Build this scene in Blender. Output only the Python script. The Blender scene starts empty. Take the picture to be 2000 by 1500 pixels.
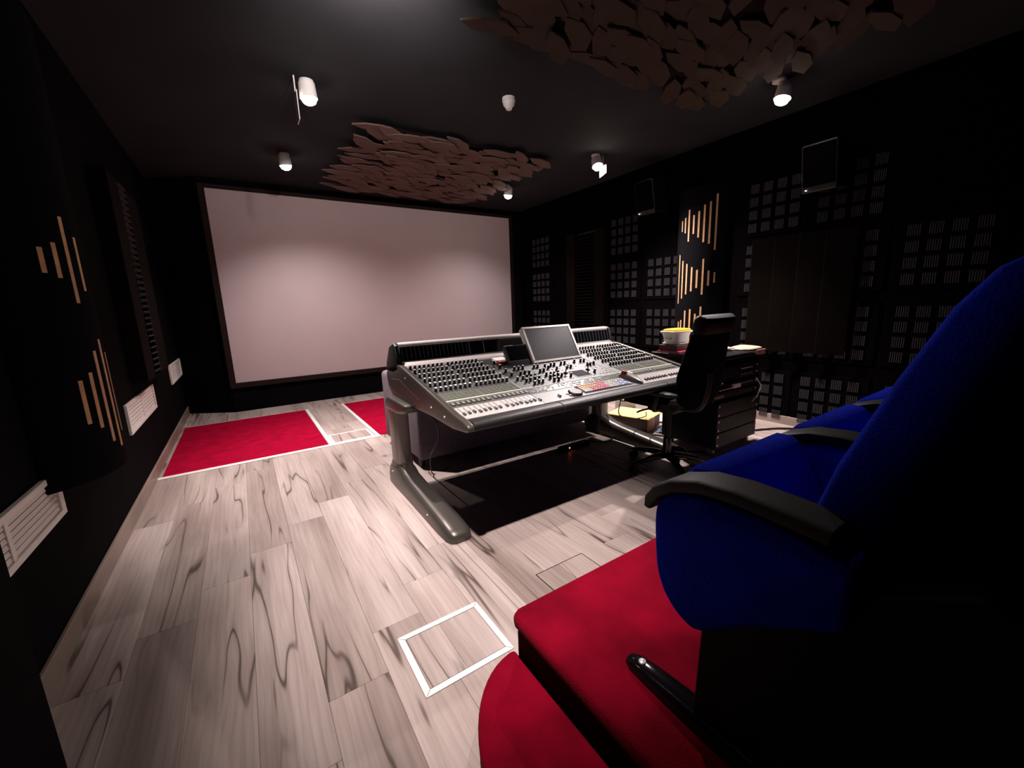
import bpy, bmesh, math, random
from mathutils import Vector, Matrix

random.seed(7)
sc = bpy.context.scene
COL = sc.collection
PI = math.pi

# ------------------------------------------------------------------ camera
cam_d = bpy.data.cameras.new('camera')
cam = bpy.data.objects.new('camera', cam_d)
COL.objects.link(cam)
YAW, PIT, ROL = 0.577823503, -0.191391326, -0.0341832114
def cam_axes(yaw, pit, rol):
    r = Vector((math.cos(yaw), -math.sin(yaw), 0)); f = Vector((math.sin(yaw), math.cos(yaw), 0)); u = Vector((0, 0, 1))
    f2 = f*math.cos(pit) + u*math.sin(pit); u2 = u*math.cos(pit) - f*math.sin(pit)
    r3 = r*math.cos(rol) + u2*math.sin(rol); u3 = u2*math.cos(rol) - r*math.sin(rol)
    return r3, u3, -f2
ax = cam_axes(YAW, PIT, ROL)
m = Matrix.Identity(4)
for c in range(3):
    for r in range(3):
        m[r][c] = ax[c][r]
m.translation = Vector((0, 0, 1.28))
cam.matrix_world = m
cam_d.sensor_width = 36.0
cam_d.lens = 796.92/2000*36
cam_d.clip_start = 0.02
sc.camera = cam

# ------------------------------------------------------------------ world, exposure
w = bpy.data.worlds.new('world'); sc.world = w; w.use_nodes = True
w.node_tree.nodes['Background'].inputs[0].default_value = (0.0, 0.0, 0.0, 1)
w.node_tree.nodes['Background'].inputs[1].default_value = 0.0
sc.view_settings.view_transform = 'Standard'
sc.view_settings.look = 'None'
sc.view_settings.gamma = 1.0
sc.view_settings.use_curve_mapping = False
sc.view_settings.exposure = 0.0
LAMP_COLOR = (1.0, 0.88, 0.88)
# x, y, z of each ceiling spotlight head, watt, cone degrees, aim point
LAMPS = [
    ('a', (0.63, 3.52, 2.79), 430, 85, (0.82, 3.62, 0)),
    ('b', (0.62, 5.15, 2.79), 160, 128, (0.95, 5.45, 0)),
    ('c', (3.62, 3.62, 2.79), 500, 118, (3.25, 2.55, 0)),
    ('d', (3.36, 5.09, 2.78), 112, 128, (3.20, 5.45, 0)),
    ('e', (3.72, 1.75, 2.77), 250, 88, (3.15, 2.05, 0)),
    ('f', (0.49, 1.19, 2.79), 450, 55, (0.90, 1.66, 0)),
    ('g', (0.66, 1.92, 2.66), 130.0, 112, (0.76, 2.30, 2.92)),  # added unseen lamp, stands in for the lens-flare glow on the ceiling
]

# ------------------------------------------------------------------ helpers
def lin(c):
    out = []
    for v in c[:3]:
        v = v/255.0
        out.append(v/12.92 if v <= 0.04045 else ((v+0.055)/1.055)**2.4)
    return (out[0], out[1], out[2], 1.0)

def mat(name, rgb, rough=0.6, metal=0.0, spec=0.5, vary=0.0, vscale=8.0, bump=0.0, bscale=60.0, sheen=0.0, emit=None, estr=0.0, alpha=None, trans=0.0):
    M = bpy.data.materials.new(name); M.use_nodes = True
    nt = M.node_tree; b = nt.nodes['Principled BSDF']
    b.inputs['Base Color'].default_value = lin(rgb)
    b.inputs['Roughness'].default_value = rough
    b.inputs['Metallic'].default_value = metal
    b.inputs['Specular IOR Level'].default_value = spec
    tc = nt.nodes.new('ShaderNodeTexCoord')
    if vary > 0:
        n = nt.nodes.new('ShaderNodeTexNoise'); n.inputs['Scale'].default_value = vscale; n.inputs['Detail'].default_value = 5
        nt.links.new(tc.outputs['Object'], n.inputs['Vector'])
        r = nt.nodes.new('ShaderNodeValToRGB')
        c = lin(rgb)
        r.color_ramp.elements[0].position = 0.3; r.color_ramp.elements[1].position = 0.7
        r.color_ramp.elements[0].color = tuple(x*(1-vary) for x in c[:3]) + (1,)
        r.color_ramp.elements[1].color = tuple(min(1, x*(1+vary)) for x in c[:3]) + (1,)
        nt.links.new(n.outputs['Fac'], r.inputs['Fac']); nt.links.new(r.outputs['Color'], b.inputs['Base Color'])
    if bump > 0:
        n2 = nt.nodes.new('ShaderNodeTexNoise'); n2.inputs['Scale'].default_value = bscale; n2.inputs['Detail'].default_value = 4
        nt.links.new(tc.outputs['Object'], n2.inputs['Vector'])
        bp = nt.nodes.new('ShaderNodeBump'); bp.inputs['Strength'].default_value = bump; bp.inputs['Distance'].default_value = 0.01
        nt.links.new(n2.outputs['Fac'], bp.inputs['Height']); nt.links.new(bp.outputs['Normal'], b.inputs['Normal'])
    if sheen > 0:
        b.inputs['Sheen Weight'].default_value = sheen
        b.inputs['Sheen Roughness'].default_value = 0.4
        b.inputs['Sheen Tint'].default_value = tuple(min(1, x*1.5+0.05) for x in lin(rgb)[:3]) + (1,)
    if emit:
        b.inputs['Emission Color'].default_value = lin(emit); b.inputs['Emission Strength'].default_value = estr
    if trans > 0:
        b.inputs['Transmission Weight'].default_value = trans
    return M

def wood_mat(name, light, mid, dark, crack=1.0, rough=0.42):
    """Laminate plank: grain along the object's Y axis, other tone on every plank."""
    M = bpy.data.materials.new(name); M.use_nodes = True
    nt = M.node_tree; N = nt.nodes; L = nt.links; b = N['Principled BSDF']
    tc = N.new('ShaderNodeTexCoord'); oi = N.new('ShaderNodeObjectInfo')
    mul = N.new('ShaderNodeVectorMath'); mul.operation = 'SCALE'; mul.inputs[0].default_value = (37.3, 91.7, 13.1)
    L.new(oi.outputs['Random'], mul.inputs['Scale'])
    add = N.new('ShaderNodeVectorMath'); add.operation = 'ADD'
    L.new(tc.outputs['Object'], add.inputs[0]); L.new(mul.outputs['Vector'], add.inputs[1])
    def mapping(sx, sy):
        mp = N.new('ShaderNodeMapping'); mp.inputs['Scale'].default_value = (sx, sy, 1.0); L.new(add.outputs[0], mp.inputs['Vector']); return mp
    def noise(sx, sy, detail, dist=0.0, rgh=0.5):
        n = N.new('ShaderNodeTexNoise'); n.inputs['Scale'].default_value = 1.0; n.inputs['Detail'].default_value = detail
        n.inputs['Distortion'].default_value = dist; n.inputs['Roughness'].default_value = rgh
        L.new(mapping(sx, sy).outputs[0], n.inputs['Vector']); return n.outputs['Fac']
    def ramp(sock, stops):
        r = N.new('ShaderNodeValToRGB'); e = r.color_ramp.elements
        while len(e) < len(stops): e.new(0.5)
        for i, (p, c) in enumerate(stops):
            e[i].position = p; e[i].color = c if len(c) == 4 else lin(c)
        L.new(sock, r.inputs['Fac']); return r.outputs['Color']
    def mix(fac, a, c, mode='MIX'):
        x = N.new('ShaderNodeMix'); x.data_type = 'RGBA'; x.blend_type = mode
        if isinstance(fac, float): x.inputs[0].default_value = fac
        else: L.new(fac, x.inputs[0])
        for s, v in ((6, a), (7, c)):
            if isinstance(v, tuple): x.inputs[s].default_value = v
            else: L.new(v, x.inputs[s])
        return x.outputs[2]
    g = (1, 1, 1, 1); k = (0, 0, 0, 1)
    base = ramp(noise(5.5, 0.9, 3, 0.4), [(0.3, mid), (0.68, light)])
    fine = ramp(noise(60, 2.2, 5, 0.2, 0.6), [(0.3, (0.62, 0.60, 0.58, 1)), (0.62, g)])
    base = mix(0.45, base, fine, 'MULTIPLY')
    # flame figure: distorted rings
    wv = N.new('ShaderNodeTexWave'); wv.wave_type = 'BANDS'; wv.bands_direction = 'X'
    wv.inputs['Scale'].default_value = 5.0; wv.inputs['Distortion'].default_value = 9.0; wv.inputs['Detail'].default_value = 2.0; wv.inputs['Detail Scale'].default_value = 0.7
    L.new(mapping(2.4, 0.55).outputs[0], wv.inputs['Vector'])
    rings = ramp(wv.outputs['Fac'], [(0.0, (0.60, 0.57, 0.55, 1)), (0.35, g)])
    base = mix(0.20, base, rings, 'MULTIPLY')
    # long dark cracks and smoky knots
    cr = ramp(noise(7.5, 0.6, 2.0, 0.4), [(0.487, k), (0.498, g), (0.503, g), (0.514, k)])
    gate = ramp(noise(3.2, 0.8, 1.0), [(0.44, k), (0.54, g)])
    cm = mix(1.0, cr, gate, 'MULTIPLY')
    wide = ramp(noise(7.5, 0.6, 2.0, 0.4), [(0.44, k), (0.5, (0.5, 0.5, 0.5, 1)), (0.56, k)])
    wm = mix(1.0, wide, gate, 'MULTIPLY')
    sc1 = N.new('ShaderNodeMath'); sc1.operation = 'MULTIPLY'; sc1.inputs[1].default_value = 0.50*crack
    L.new(wm, sc1.inputs[0]); base = mix(sc1.outputs[0], base, lin(dark))
    sc2 = N.new('ShaderNodeMath'); sc2.operation = 'MULTIPLY'; sc2.inputs[1].default_value = 0.85*crack
    L.new(cm, sc2.inputs[0]); base = mix(sc2.outputs[0], base, tuple(x*0.45 for x in lin(dark)[:3]) + (1,))
    tone = ramp(oi.outputs['Random'], [(0.0, (0.70, 0.68, 0.66, 1)), (0.25, (0.97, 0.95, 0.93, 1)), (0.6, (0.88, 0.87, 0.87, 1)), (1.0, (1.0, 1.0, 1.0, 1))])
    base = mix(0.75, base, tone, 'MULTIPLY')
    L.new(base, b.inputs['Base Color'])
    b.inputs['Roughness'].default_value = rough; b.inputs['Specular IOR Level'].default_value = 0.35
    return M

def srf_to_obj(name, bm, material, parent=None, smooth=False, loc=None):
    me = bpy.data.meshes.new(name)
    if smooth:
        for f in bm.faces: f.smooth = True
    bm.normal_update()
    bm.to_mesh(me); bm.free()
    mats = material if isinstance(material, (list, tuple)) else [material]
    for x in mats: me.materials.append(x)
    o = bpy.data.objects.new(name, me); COL.objects.link(o)
    if smooth: shade_auto(me)
    if parent: o.parent = parent
    if loc is not None: o.location = loc
    return o

def shade_auto(me, ang=0.7):
    bm = bmesh.new(); bm.from_mesh(me)
    for e in bm.edges:
        if len(e.link_faces) == 2:
            if e.calc_face_angle(0) > ang: e.smooth = False
    bm.to_mesh(me); bm.free()

ORG = {}
def thing(name, label, cat, loc=(0, 0, 0), rotz=0.0, group=None):
    o = bpy.data.objects.new(name, None); COL.objects.link(o)
    o.empty_display_size = 0.1
    o.location = loc; o.rotation_euler = (0, 0, rotz); o['label'] = label; o['category'] = cat
    if group: o['group'] = group
    ORG[o.name] = Vector(loc)
    return o

def tag(o, label, cat, group=None):
    o['label'] = label; o['category'] = cat
    if group: o['group'] = group
    return o

SIZED = {}
KS = 1.06        # the console and what stands on it are drawn at a smaller size and built 6 % larger
def desk_thing(name, label, cat, org):
    t = thing(name, label, cat, (KS*org[0], KS*org[1], KS*org[2]-0.0768))
    SIZED[t.name] = (Vector(org), KS); return t

def part(name, bm, material, parent, smooth=False, world=True):
    """Mesh part; with world=True the bmesh is in world axes and is moved to the thing's own origin."""
    root = parent
    while root.parent: root = root.parent
    if world and root.name in SIZED:
        org, k_ = SIZED[root.name]
        bmesh.ops.transform(bm, matrix=Matrix.Diagonal((k_, k_, k_, 1)) @ Matrix.Translation(-org), verts=bm.verts)
    elif world and root.name in ORG:
        Mi = (Matrix.Translation(ORG[root.name]) @ Matrix.Rotation(root.rotation_euler.z, 4, 'Z')).inverted()
        bmesh.ops.transform(bm, matrix=Mi, verts=bm.verts)
    return srf_to_obj(name, bm, material, parent, smooth)

def link_copy(o, parent, loc, rot=None, scale=None):
    c = o.copy(); COL.objects.link(c); c.parent = parent; c.location = loc
    if rot: c.rotation_euler = rot
    if scale: c.scale = scale
    return c

def copy_tree(o, parent=None):
    c = o.copy(); COL.objects.link(c); c.parent = parent
    for ch in list(o.children): copy_tree(ch, c)
    return c

def struct(name, bm, material, smooth=False):
    o = srf_to_obj(name, bm, material, None, smooth); o['kind'] = 'structure'; return o

def bevel(bm, off, seg=2, ang=0.5):
    ed = [e for e in bm.edges if len(e.link_faces) == 2 and e.calc_face_angle(0) > ang]
    if ed and off > 0:
        bmesh.ops.bevel(bm, geom=ed, offset=off, segments=seg, affect='EDGES', profile=0.5, clamp_overlap=True)
    return bm

def box(x0, x1, y0, y1, z0, z1, bv=0.0, seg=2, bm=None):
    b = bmesh.new()
    bmesh.ops.create_cube(b, size=1.0)
    for v in b.verts:
        v.co = Vector(((x0+x1)/2 + v.co.x*(x1-x0), (y0+y1)/2 + v.co.y*(y1-y0), (z0+z1)/2 + v.co.z*(z1-z0)))
    if bv: bevel(b, bv, seg)
    if bm is not None: return merge(bm, b)
    return b

def merge(a, b, mi=None):
    me = bpy.data.meshes.new('tmp'); 
    if mi is not None:
        for f in b.faces: f.material_index = mi
    b.to_mesh(me); b.free(); a.from_mesh(me); bpy.data.meshes.remove(me); return a

def xf(bm, loc=(0, 0, 0), rx=0, ry=0, rz=0, s=None):
    M = Matrix.Translation(loc) @ Matrix.Rotation(rz, 4, 'Z') @ Matrix.Rotation(ry, 4, 'Y') @ Matrix.Rotation(rx, 4, 'X')
    if s: M = M @ Matrix.Diagonal((s[0], s[1], s[2], 1))
    bmesh.ops.transform(bm, matrix=M, verts=bm.verts); return bm

def prism(pts, axis, a0, a1, bv=0.0, seg=2, ang=0.4):
    """pts: 2D outline; axis 'x': pts=(y,z); 'y': pts=(x,z); 'z': pts=(x,y)."""
    b = bmesh.new()
    def P(p, a):
        if axis == 'x': return (a, p[0], p[1])
        if axis == 'y': return (p[0], a, p[1])
        return (p[0], p[1], a)
    v0 = [b.verts.new(P(p, a0)) for p in pts]; v1 = [b.verts.new(P(p, a1)) for p in pts]
    b.faces.new(v0); b.faces.new(list(reversed(v1)))
    n = len(pts)
    for i in range(n):
        b.faces.new((v0[i], v1[i], v1[(i+1) % n], v0[(i+1) % n]))
    bmesh.ops.recalc_face_normals(b, faces=b.faces)
    if bv: bevel(b, bv, seg, ang)
    return b

def cyl(p0, p1, r0, r1=None, n=16, bv=0.0, cap=True):
    r1 = r0 if r1 is None else r1
    p0 = Vector(p0); p1 = Vector(p1); d = p1-p0
    b = bmesh.new()
    bmesh.ops.create_cone(b, cap_ends=cap, cap_tris=False, segments=n, radius1=r0, radius2=r1, depth=d.length)
    q = Vector((0, 0, 1)).rotation_difference(d.normalized()).to_matrix().to_4x4()
    bmesh.ops.transform(b, matrix=Matrix.Translation((p0+p1)/2) @ q, verts=b.verts)
    if bv: bevel(b, bv, 2, 0.8)
    return b

def loft(rings, closed=True, caps=True):
    b = bmesh.new(); vs = [[b.verts.new(p) for p in r] for r in rings]
    for i in range(len(vs)-1):
        n = len(vs[i])
        for j in range(n if closed else n-1):
            k = (j+1) % n
            b.faces.new((vs[i][j], vs[i][k], vs[i+1][k], vs[i+1][j]))
    if caps and closed:
        b.faces.new(list(reversed(vs[0]))); b.faces.new(vs[-1])
    bmesh.ops.recalc_face_normals(b, faces=b.faces)
    return b

def sring(c, u, v, a, bb, n=20, p=3.0):
    c = Vector(c); u = Vector(u); v = Vector(v); out = []
    for i in range(n):
        t = 2*PI*i/n; ct, st = math.cos(t), math.sin(t)
        x = math.copysign(abs(ct)**(2/p), ct)*a; y = math.copysign(abs(st)**(2/p), st)*bb
        out.append(c + u*x + v*y)
    return out

def lathe(prof, n=24):
    """prof: list of (r, z)."""
    rings = [[(r*math.cos(2*PI*i/n), r*math.sin(2*PI*i/n), z) for i in range(n)] for r, z in prof]
    return loft(rings)

def smooth_path(pts, sub=6):
    P = [Vector(p) for p in pts]; out = []
    for i in range(len(P)-1):
        p0 = P[max(i-1, 0)]; p1 = P[i]; p2 = P[i+1]; p3 = P[min(i+2, len(P)-1)]
        for k in range(sub):
            t = k/sub
            out.append(0.5*((2*p1) + (-p0+p2)*t + (2*p0-5*p1+4*p2-p3)*t*t + (-p0+3*p1-3*p2+p3)*t**3))
    out.append(P[-1]); return out

def tube(pts, r, n=8, sub=6):
    P = smooth_path(pts, sub) if sub > 1 else [Vector(p) for p in pts]
    rings = []; up = Vector((0.13, 0.21, 0.97)).normalized()
    for i, p in enumerate(P):
        d = (P[min(i+1, len(P)-1)] - P[max(i-1, 0)]).normalized()
        u = d.cross(up)
        if u.length < 1e-3: u = d.cross(Vector((1, 0, 0)))
        u.normalize(); v = u.cross(d).normalized()
        rings.append([p + (u*math.cos(2*PI*k/n) + v*math.sin(2*PI*k/n))*r for k in range(n)])
    return loft(rings)

# ------------------------------------------------------------------ materials
M_floor = wood_mat('laminate', (206, 190, 182), (166, 149, 141), (104, 84, 72))
M_base = wood_mat('skirting_laminate', (176, 158, 146), (150, 132, 122), (110, 96, 88), crack=0.3)
M_sub = mat('subfloor_dark', (60, 52, 48), 0.9)
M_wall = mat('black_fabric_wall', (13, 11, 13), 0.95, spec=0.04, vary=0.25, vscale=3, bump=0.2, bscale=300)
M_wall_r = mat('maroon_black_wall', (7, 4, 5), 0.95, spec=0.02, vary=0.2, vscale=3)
M_ceil = mat('charcoal_ceiling', (44, 44, 46), 0.95, spec=0.1, vary=0.12, vscale=2)
M_screen = mat('projection_cloth', (206, 190, 190), 0.9, spec=0.1, vary=0.03, vscale=1.5)
M_mask = mat('brown_black_mask', (34, 22, 18), 0.7, spec=0.2)
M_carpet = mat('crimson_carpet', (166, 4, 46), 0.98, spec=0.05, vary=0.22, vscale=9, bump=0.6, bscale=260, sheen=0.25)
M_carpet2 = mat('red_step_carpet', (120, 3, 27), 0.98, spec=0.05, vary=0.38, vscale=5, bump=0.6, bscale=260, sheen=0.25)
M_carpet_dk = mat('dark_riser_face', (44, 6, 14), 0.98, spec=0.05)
M_white = mat('white_trim', (236, 230, 226), 0.5)
M_white2 = mat('white_plastic', (238, 234, 228), 0.4)
M_grille = mat('white_grille_paint', (246, 240, 232), 0.5)
M_black = mat('black_plastic', (16, 15, 16), 0.5, vary=0.1)
M_blackg = mat('black_gloss', (10, 9, 11), 0.12, spec=0.6)
M_felt = mat('black_felt_panel', (17, 16, 19), 0.95, spec=0.03, bump=0.3, bscale=250)
M_slat = mat('pale_wood_inlay', (226, 172, 124), 0.55, vary=0.12, vscale=20)
M_brown = mat('brown_board', (17, 11, 8), 0.8, spec=0.05, vary=0.18, vscale=6)
M_foam = mat('grey_slotted_foam', (60, 57, 60), 0.9, spec=0.1)
M_foam_dk = mat('dark_foam_panel', (7, 5, 6), 0.95, spec=0.02)
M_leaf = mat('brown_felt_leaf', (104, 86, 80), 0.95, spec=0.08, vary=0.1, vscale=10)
M_leaf_shade = mat('shaded_brown_felt_leaf', (66, 55, 48), 0.95, spec=0.08, vary=0.1, vscale=10)  # same felt as the screen-side panel, with the shade put into its colour
M_leaf_bk = mat('dark_brown_backing', (30, 21, 18), 0.95, spec=0.05)
M_bronze = mat('bronze_grey_paint', (88, 82, 76), 0.33, metal=0.5, spec=0.5, vary=0.05, bump=0.05, bscale=500)
M_alu = mat('brushed_aluminium', (146, 136, 130), 0.36, metal=0.25, vary=0.04)
M_rail = mat('silver_rail', (214, 204, 198), 0.35, metal=0.2)
M_rest = mat('black_leather_rest', (30, 27, 25), 0.45, spec=0.4, bump=0.15, bscale=220)
M_con = mat('console_light_panel', (128, 126, 123), 0.5, vary=0.03)
M_con_g = mat('console_grey_panel', (80, 79, 78), 0.5, vary=0.05)
M_con_w = mat('console_fader_white', (172, 166, 161), 0.45)
M_con_d = mat('console_dark_strip', (40, 41, 39), 0.35, vary=0.3, vscale=40)
M_con_grn = mat('console_greenish_panel', (88, 90, 80), 0.5, vary=0.08, vscale=30)
M_line = mat('cream_line', (196, 196, 176), 0.5)
M_knob = mat('black_knob', (12, 11, 12), 0.4)
M_cap = mat('silver_knob_cap', (236, 232, 228), 0.35, metal=0.15)
M_btn = mat('pale_button', (118, 119, 104), 0.5)
M_glass = mat('meter_glass', (16, 17, 20), 0.12, spec=0.6)
M_div = mat('meter_divider_grey', (92, 94, 96), 0.4)
M_lcd = mat('matt_lcd', (20, 17, 17), 0.42, spec=0.35)
M_lcd2 = mat('dark_touch_screen', (30, 24, 34), 0.7, spec=0.1)
M_frame_s = mat('silver_bezel', (222, 212, 204), 0.35, metal=0.2)
M_red = mat('red_plastic', (150, 18, 24), 0.3)
M_sofa = mat('mauve_grey_upholstery', (122, 112, 120), 0.95, spec=0.1, bump=0.5, bscale=180, vary=0.08, vscale=20)
M_blue = mat('royal_blue_velour', (11, 42, 208), 0.95, spec=0.08, bump=0.5, bscale=220, vary=0.12, vscale=20, sheen=0.12)
M_base_b = mat('black_seat_base', (7, 6, 7), 0.6, spec=0.15)
M_arm = mat('charcoal_armrest', (36, 33, 31), 0.55, spec=0.3, bump=0.1, bscale=400)
M_chrome = mat('polished_black_metal', (60, 54, 58), 0.1, metal=0.9)
M_leather = mat('black_chair_leather', (4, 4, 4), 0.5, spec=0.2, bump=0.1, bscale=90)
M_mesh_b = mat('black_chair_fabric', (6, 6, 7), 0.9, spec=0.06)
M_rack = mat('rack_black_steel', (6, 5, 6), 0.5, spec=0.2, vary=0.15)
M_screw = mat('nickel_screw', (228, 224, 220), 0.3, metal=0.3)
M_paper = mat('white_paper', (240, 236, 232), 0.7)
M_yellow = mat('yellow_card', (250, 224, 140), 0.7)
M_yel2 = mat('bright_yellow_lid', (246, 196, 30), 0.5)
M_wood = mat('varnished_wood', (186, 122, 70), 0.5, vary=0.25, vscale=14)
M_dkwood = mat('dark_red_wood', (58, 28, 26), 0.6, vary=0.2)
M_pouch = mat('beige_cloth', (196, 172, 146), 0.9, vary=0.2, vscale=25, bump=0.4, bscale=70)
M_cable = mat('black_cable', (14, 13, 14), 0.5)
M_pink = mat('pink_red_cover', (206, 78, 96), 0.6)
M_dkred = mat('dark_red_cover', (72, 20, 24), 0.6)
M_emit = mat('lamp_glow', (255, 250, 240), 0.4, emit=(255, 240, 226), estr=60.0)
M_led = mat('red_led', (255, 120, 90), 0.4, emit=(255, 120, 90), estr=6.0)
M_ledw = mat('white_led', (255, 255, 255), 0.4, emit=(255, 255, 255), estr=4.0)

# ------------------------------------------------------------------ room shell
XL, XR, YB, YF, H = -0.73, 4.48, -1.6, 6.85, 2.92
struct('ceiling', box(XL-0.1, XR+0.1, YB-0.1, YF+0.1, H, H+0.1), M_ceil)
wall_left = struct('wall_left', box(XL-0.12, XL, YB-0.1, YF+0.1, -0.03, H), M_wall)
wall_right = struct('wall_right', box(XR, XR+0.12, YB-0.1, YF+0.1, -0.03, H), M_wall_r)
struct('wall_rear', box(XL-0.1, XR+0.1, YB-0.12, YB, -0.03, H), M_wall)
struct('wall_front', prism([(XL-0.1, YF+0.12), (XL-0.1, 6.80), (XL, 6.80), (-0.2, 6.44), (XR+0.1, 6.44), (XR+0.1, YF+0.12)], 'z', -0.03, H), M_wall)
struct('wall_pier', box(XL, -0.55, -1.6, 1.43, 0.0, H), M_wall)
struct('baseboard_left', box(XL, XL+0.016, 1.43, 6.80, 0.0, 0.10, 0.003, 1), M_base)
struct('baseboard_right', box(XR-0.016, XR, 1.05, 6.44, 0.0, 0.085, 0.003, 1), M_base)

floor = struct('floor', box(XL-0.1, XR+0.1, YB-0.1, YF+0.1, -0.06, -0.009), M_sub)
# laminate planks, each its own object; columns 0.2 m wide run towards the screen, joints step by 0.213 m
PW, PL = 0.2, 1.38
plank_mesh = {}
def plank(x0, x1, y0, y1):
    if y1-y0 < 0.03 or x1-x0 < 0.015: return
    key = (round(x1-x0, 3), round(y1-y0, 3))
    loc = ((x0+x1)/2, (y0+y1)/2, 0)
    if key in plank_mesh:
        o = plank_mesh[key].copy(); COL.objects.link(o); o.location = loc; o.parent = floor
    else:
        hw, hl = (x1-x0)/2-0.0003, (y1-y0)/2-0.0003
        b = box(-hw, hw, -hl, hl, -0.009, 0.0)
        ed = [e for e in b.edges if all(v.co.z > -0.001 for v in e.verts)]
        bmesh.ops.bevel(b, geom=ed, offset=0.0011, segments=1, affect='EDGES')
        o = srf_to_obj('plank', b, M_floor, floor, loc=loc); plank_mesh[key] = o
k = 0
x = -0.12 - 3*PW - 0.2
while x < XR:
    kk = round((x + 0.72)/PW)
    off = (1.835 + 0.213*kk) % PL
    xa, xb = max(x, XL), min(x+PW, XR)
    y = off - 3*PL
    while y < YF:
        ya, yb = max(y, YB), min(y+PL, YF)
        if not (xa > 0.9 and yb < 0.8) and not (xb < -0.56 and yb < 1.3):
            plank(xa, xb, ya, yb)
        y += PL
    x += PW

# ------------------------------------------------------------------ carpets, trims and floor hatches
def rug(x0, x1, y0, y1, label):
    b = box(x0, x1, y0, y1, 0.0002, 0.006, 0.002, 1)
    return tag(srf_to_obj('carpet', b, M_carpet), label, 'carpet')
rug(-0.69, 0.565, 4.172, 5.92, 'crimson carpet rectangle let into the floor beside the left wall')
rug(1.062, 2.9, 4.165, 5.94, 'crimson carpet rectangle half hidden behind the grey sofa')
n_trim = [0]
def trim(x0, x1, y0, y1, z=0.007):
    n_trim[0] += 1
    struct('trim_%d' % n_trim[0], box(x0, x1, y0, y1, 0.0002, z, 0.002, 1), M_white)
trim(-0.714, 1.062, 4.118, 4.168)
trim(0.569, 0.607, 4.172, 5.92)
trim(1.020, 1.058, 4.172, 5.94)
trim(-0.69, 0.607, 5.924, 5.942, 0.004)
trim(1.020, 2.9, 5.944, 5.962, 0.004)

def hatch(x0, x1, y0, y1, wd, label, frame_mat, zt):
    t = thing('floor_hatch', label, 'floor hatch', ((x0+x1)/2, (y0+y1)/2, 0))
    c = [(x0, y0), (x1, y0), (x1, y1), (x0, y1)]; i = [(x0+wd, y0+wd), (x1-wd, y0+wd), (x1-wd, y1-wd), (x0+wd, y1-wd)]
    cx, cy = (x0+x1)/2, (y0+y1)/2
    for k in range(4):
        k2 = (k+1) % 4
        q = [c[k], c[k2], i[k2], i[k]]
        mx = sum(p[0] for p in q)/4; my = sum(p[1] for p in q)/4
        q = [(p[0]+(mx-p[0])*0.006, p[1]+(my-p[1])*0.02) if k % 2 == 0 else (p[0]+(mx-p[0])*0.02, p[1]+(my-p[1])*0.006) for p in q]
        part('frame_strip', prism(q, 'z', 0.0003, zt, 0.001, 1), frame_mat, t)
    a0, a1, b0, b1 = x0+wd+0.002, x1-wd-0.002, y0+wd+0.002, y1-wd-0.002
    mid = a0 + (a1-a0)*0.47
    for (p, q) in ((a0, mid-0.0005), (mid+0.0005, a1)):
        b = box(-(q-p)/2, (q-p)/2, -(b1-b0)/2, (b1-b0)/2, 0.0003, 0.0028, 0.0006, 1)
        o = srf_to_obj('lid_plank', b, M_floor, t); o.location = ((p+q)/2-cx, (b0+b1)/2-cy, 0)
    return t
hatch(0.352, 0.705, 1.128, 1.432, 0.024, 'floor hatch in a white mitred frame in front of the red step', M_white, 0.004)
hatch(0.612, 1.008, 4.175, 4.50, 0.022, 'small white framed floor hatch between the two crimson carpets', M_white, 0.004)
hatch(1.026, 1.325, 1.13, 1.425, 0.004, 'frameless floor hatch with a thin dark joint beside the red riser', M_black, 0.0015)

# ------------------------------------------------------------------ projection screen
SX0, SX1, SZ0, SZ1, SY = -0.146, 4.23, 0.393, 2.79, 6.416
t = thing('projection_screen', 'large pale grey projection screen on the front wall', 'screen', ((SX0+SX1)/2, SY, SZ0))
part('screen_cloth', box(SX0, SX1, SY, SY+0.02, SZ0, SZ1), M_screen, t)
fw = 0.07
for (a, b_, c_, d) in ((SX0-fw, SX0, SZ0-fw, SZ1+0.05), (SX1, SX1+fw, SZ0-fw, SZ1+0.05), (SX0, SX1, SZ0-fw, SZ0), (SX0, SX1, SZ1, SZ1+0.05)):
    part('mask_bar', box(a, b_, SY-0.012, SY+0.022, c_, d, 0.004, 1), M_mask, t)

# ------------------------------------------------------------------ riser with half-round step
RZ = 0.235
t = thing('seating_riser', 'red carpeted seating platform under the blue cinema seats', 'platform', (2.5, 0.2, 0))
bm_ = prism([(0.646, -1.595), (0.646, 1.025), (0.656, 1.05), (0.685, 1.062), (XR-0.003, 1.062), (XR-0.003, -1.595)], 'z', RZ-0.045, RZ, 0.016, 3)
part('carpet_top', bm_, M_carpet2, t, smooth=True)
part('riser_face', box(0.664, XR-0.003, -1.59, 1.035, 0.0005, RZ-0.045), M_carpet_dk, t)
t = thing('curved_step', 'dark red half-round carpeted step beside the seating platform', 'step', (0.55, 0.7, 0))
arc = [(0.662, 1.06)] + [(0.662-0.305*math.sin(a), 0.62+0.44*math.cos(a)) for a in [PI*i/32 for i in range(1, 32)]] + [(0.662, 0.18)]
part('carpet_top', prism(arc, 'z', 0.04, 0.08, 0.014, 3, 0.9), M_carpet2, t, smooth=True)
arc2 = [(0.662 + (p[0]-0.662)*0.93, 0.62 + (p[1]-0.62)*0.95) for p in arc]
part('step_face', prism(arc2, 'z', 0.0005, 0.04), M_carpet_dk, t)

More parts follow.
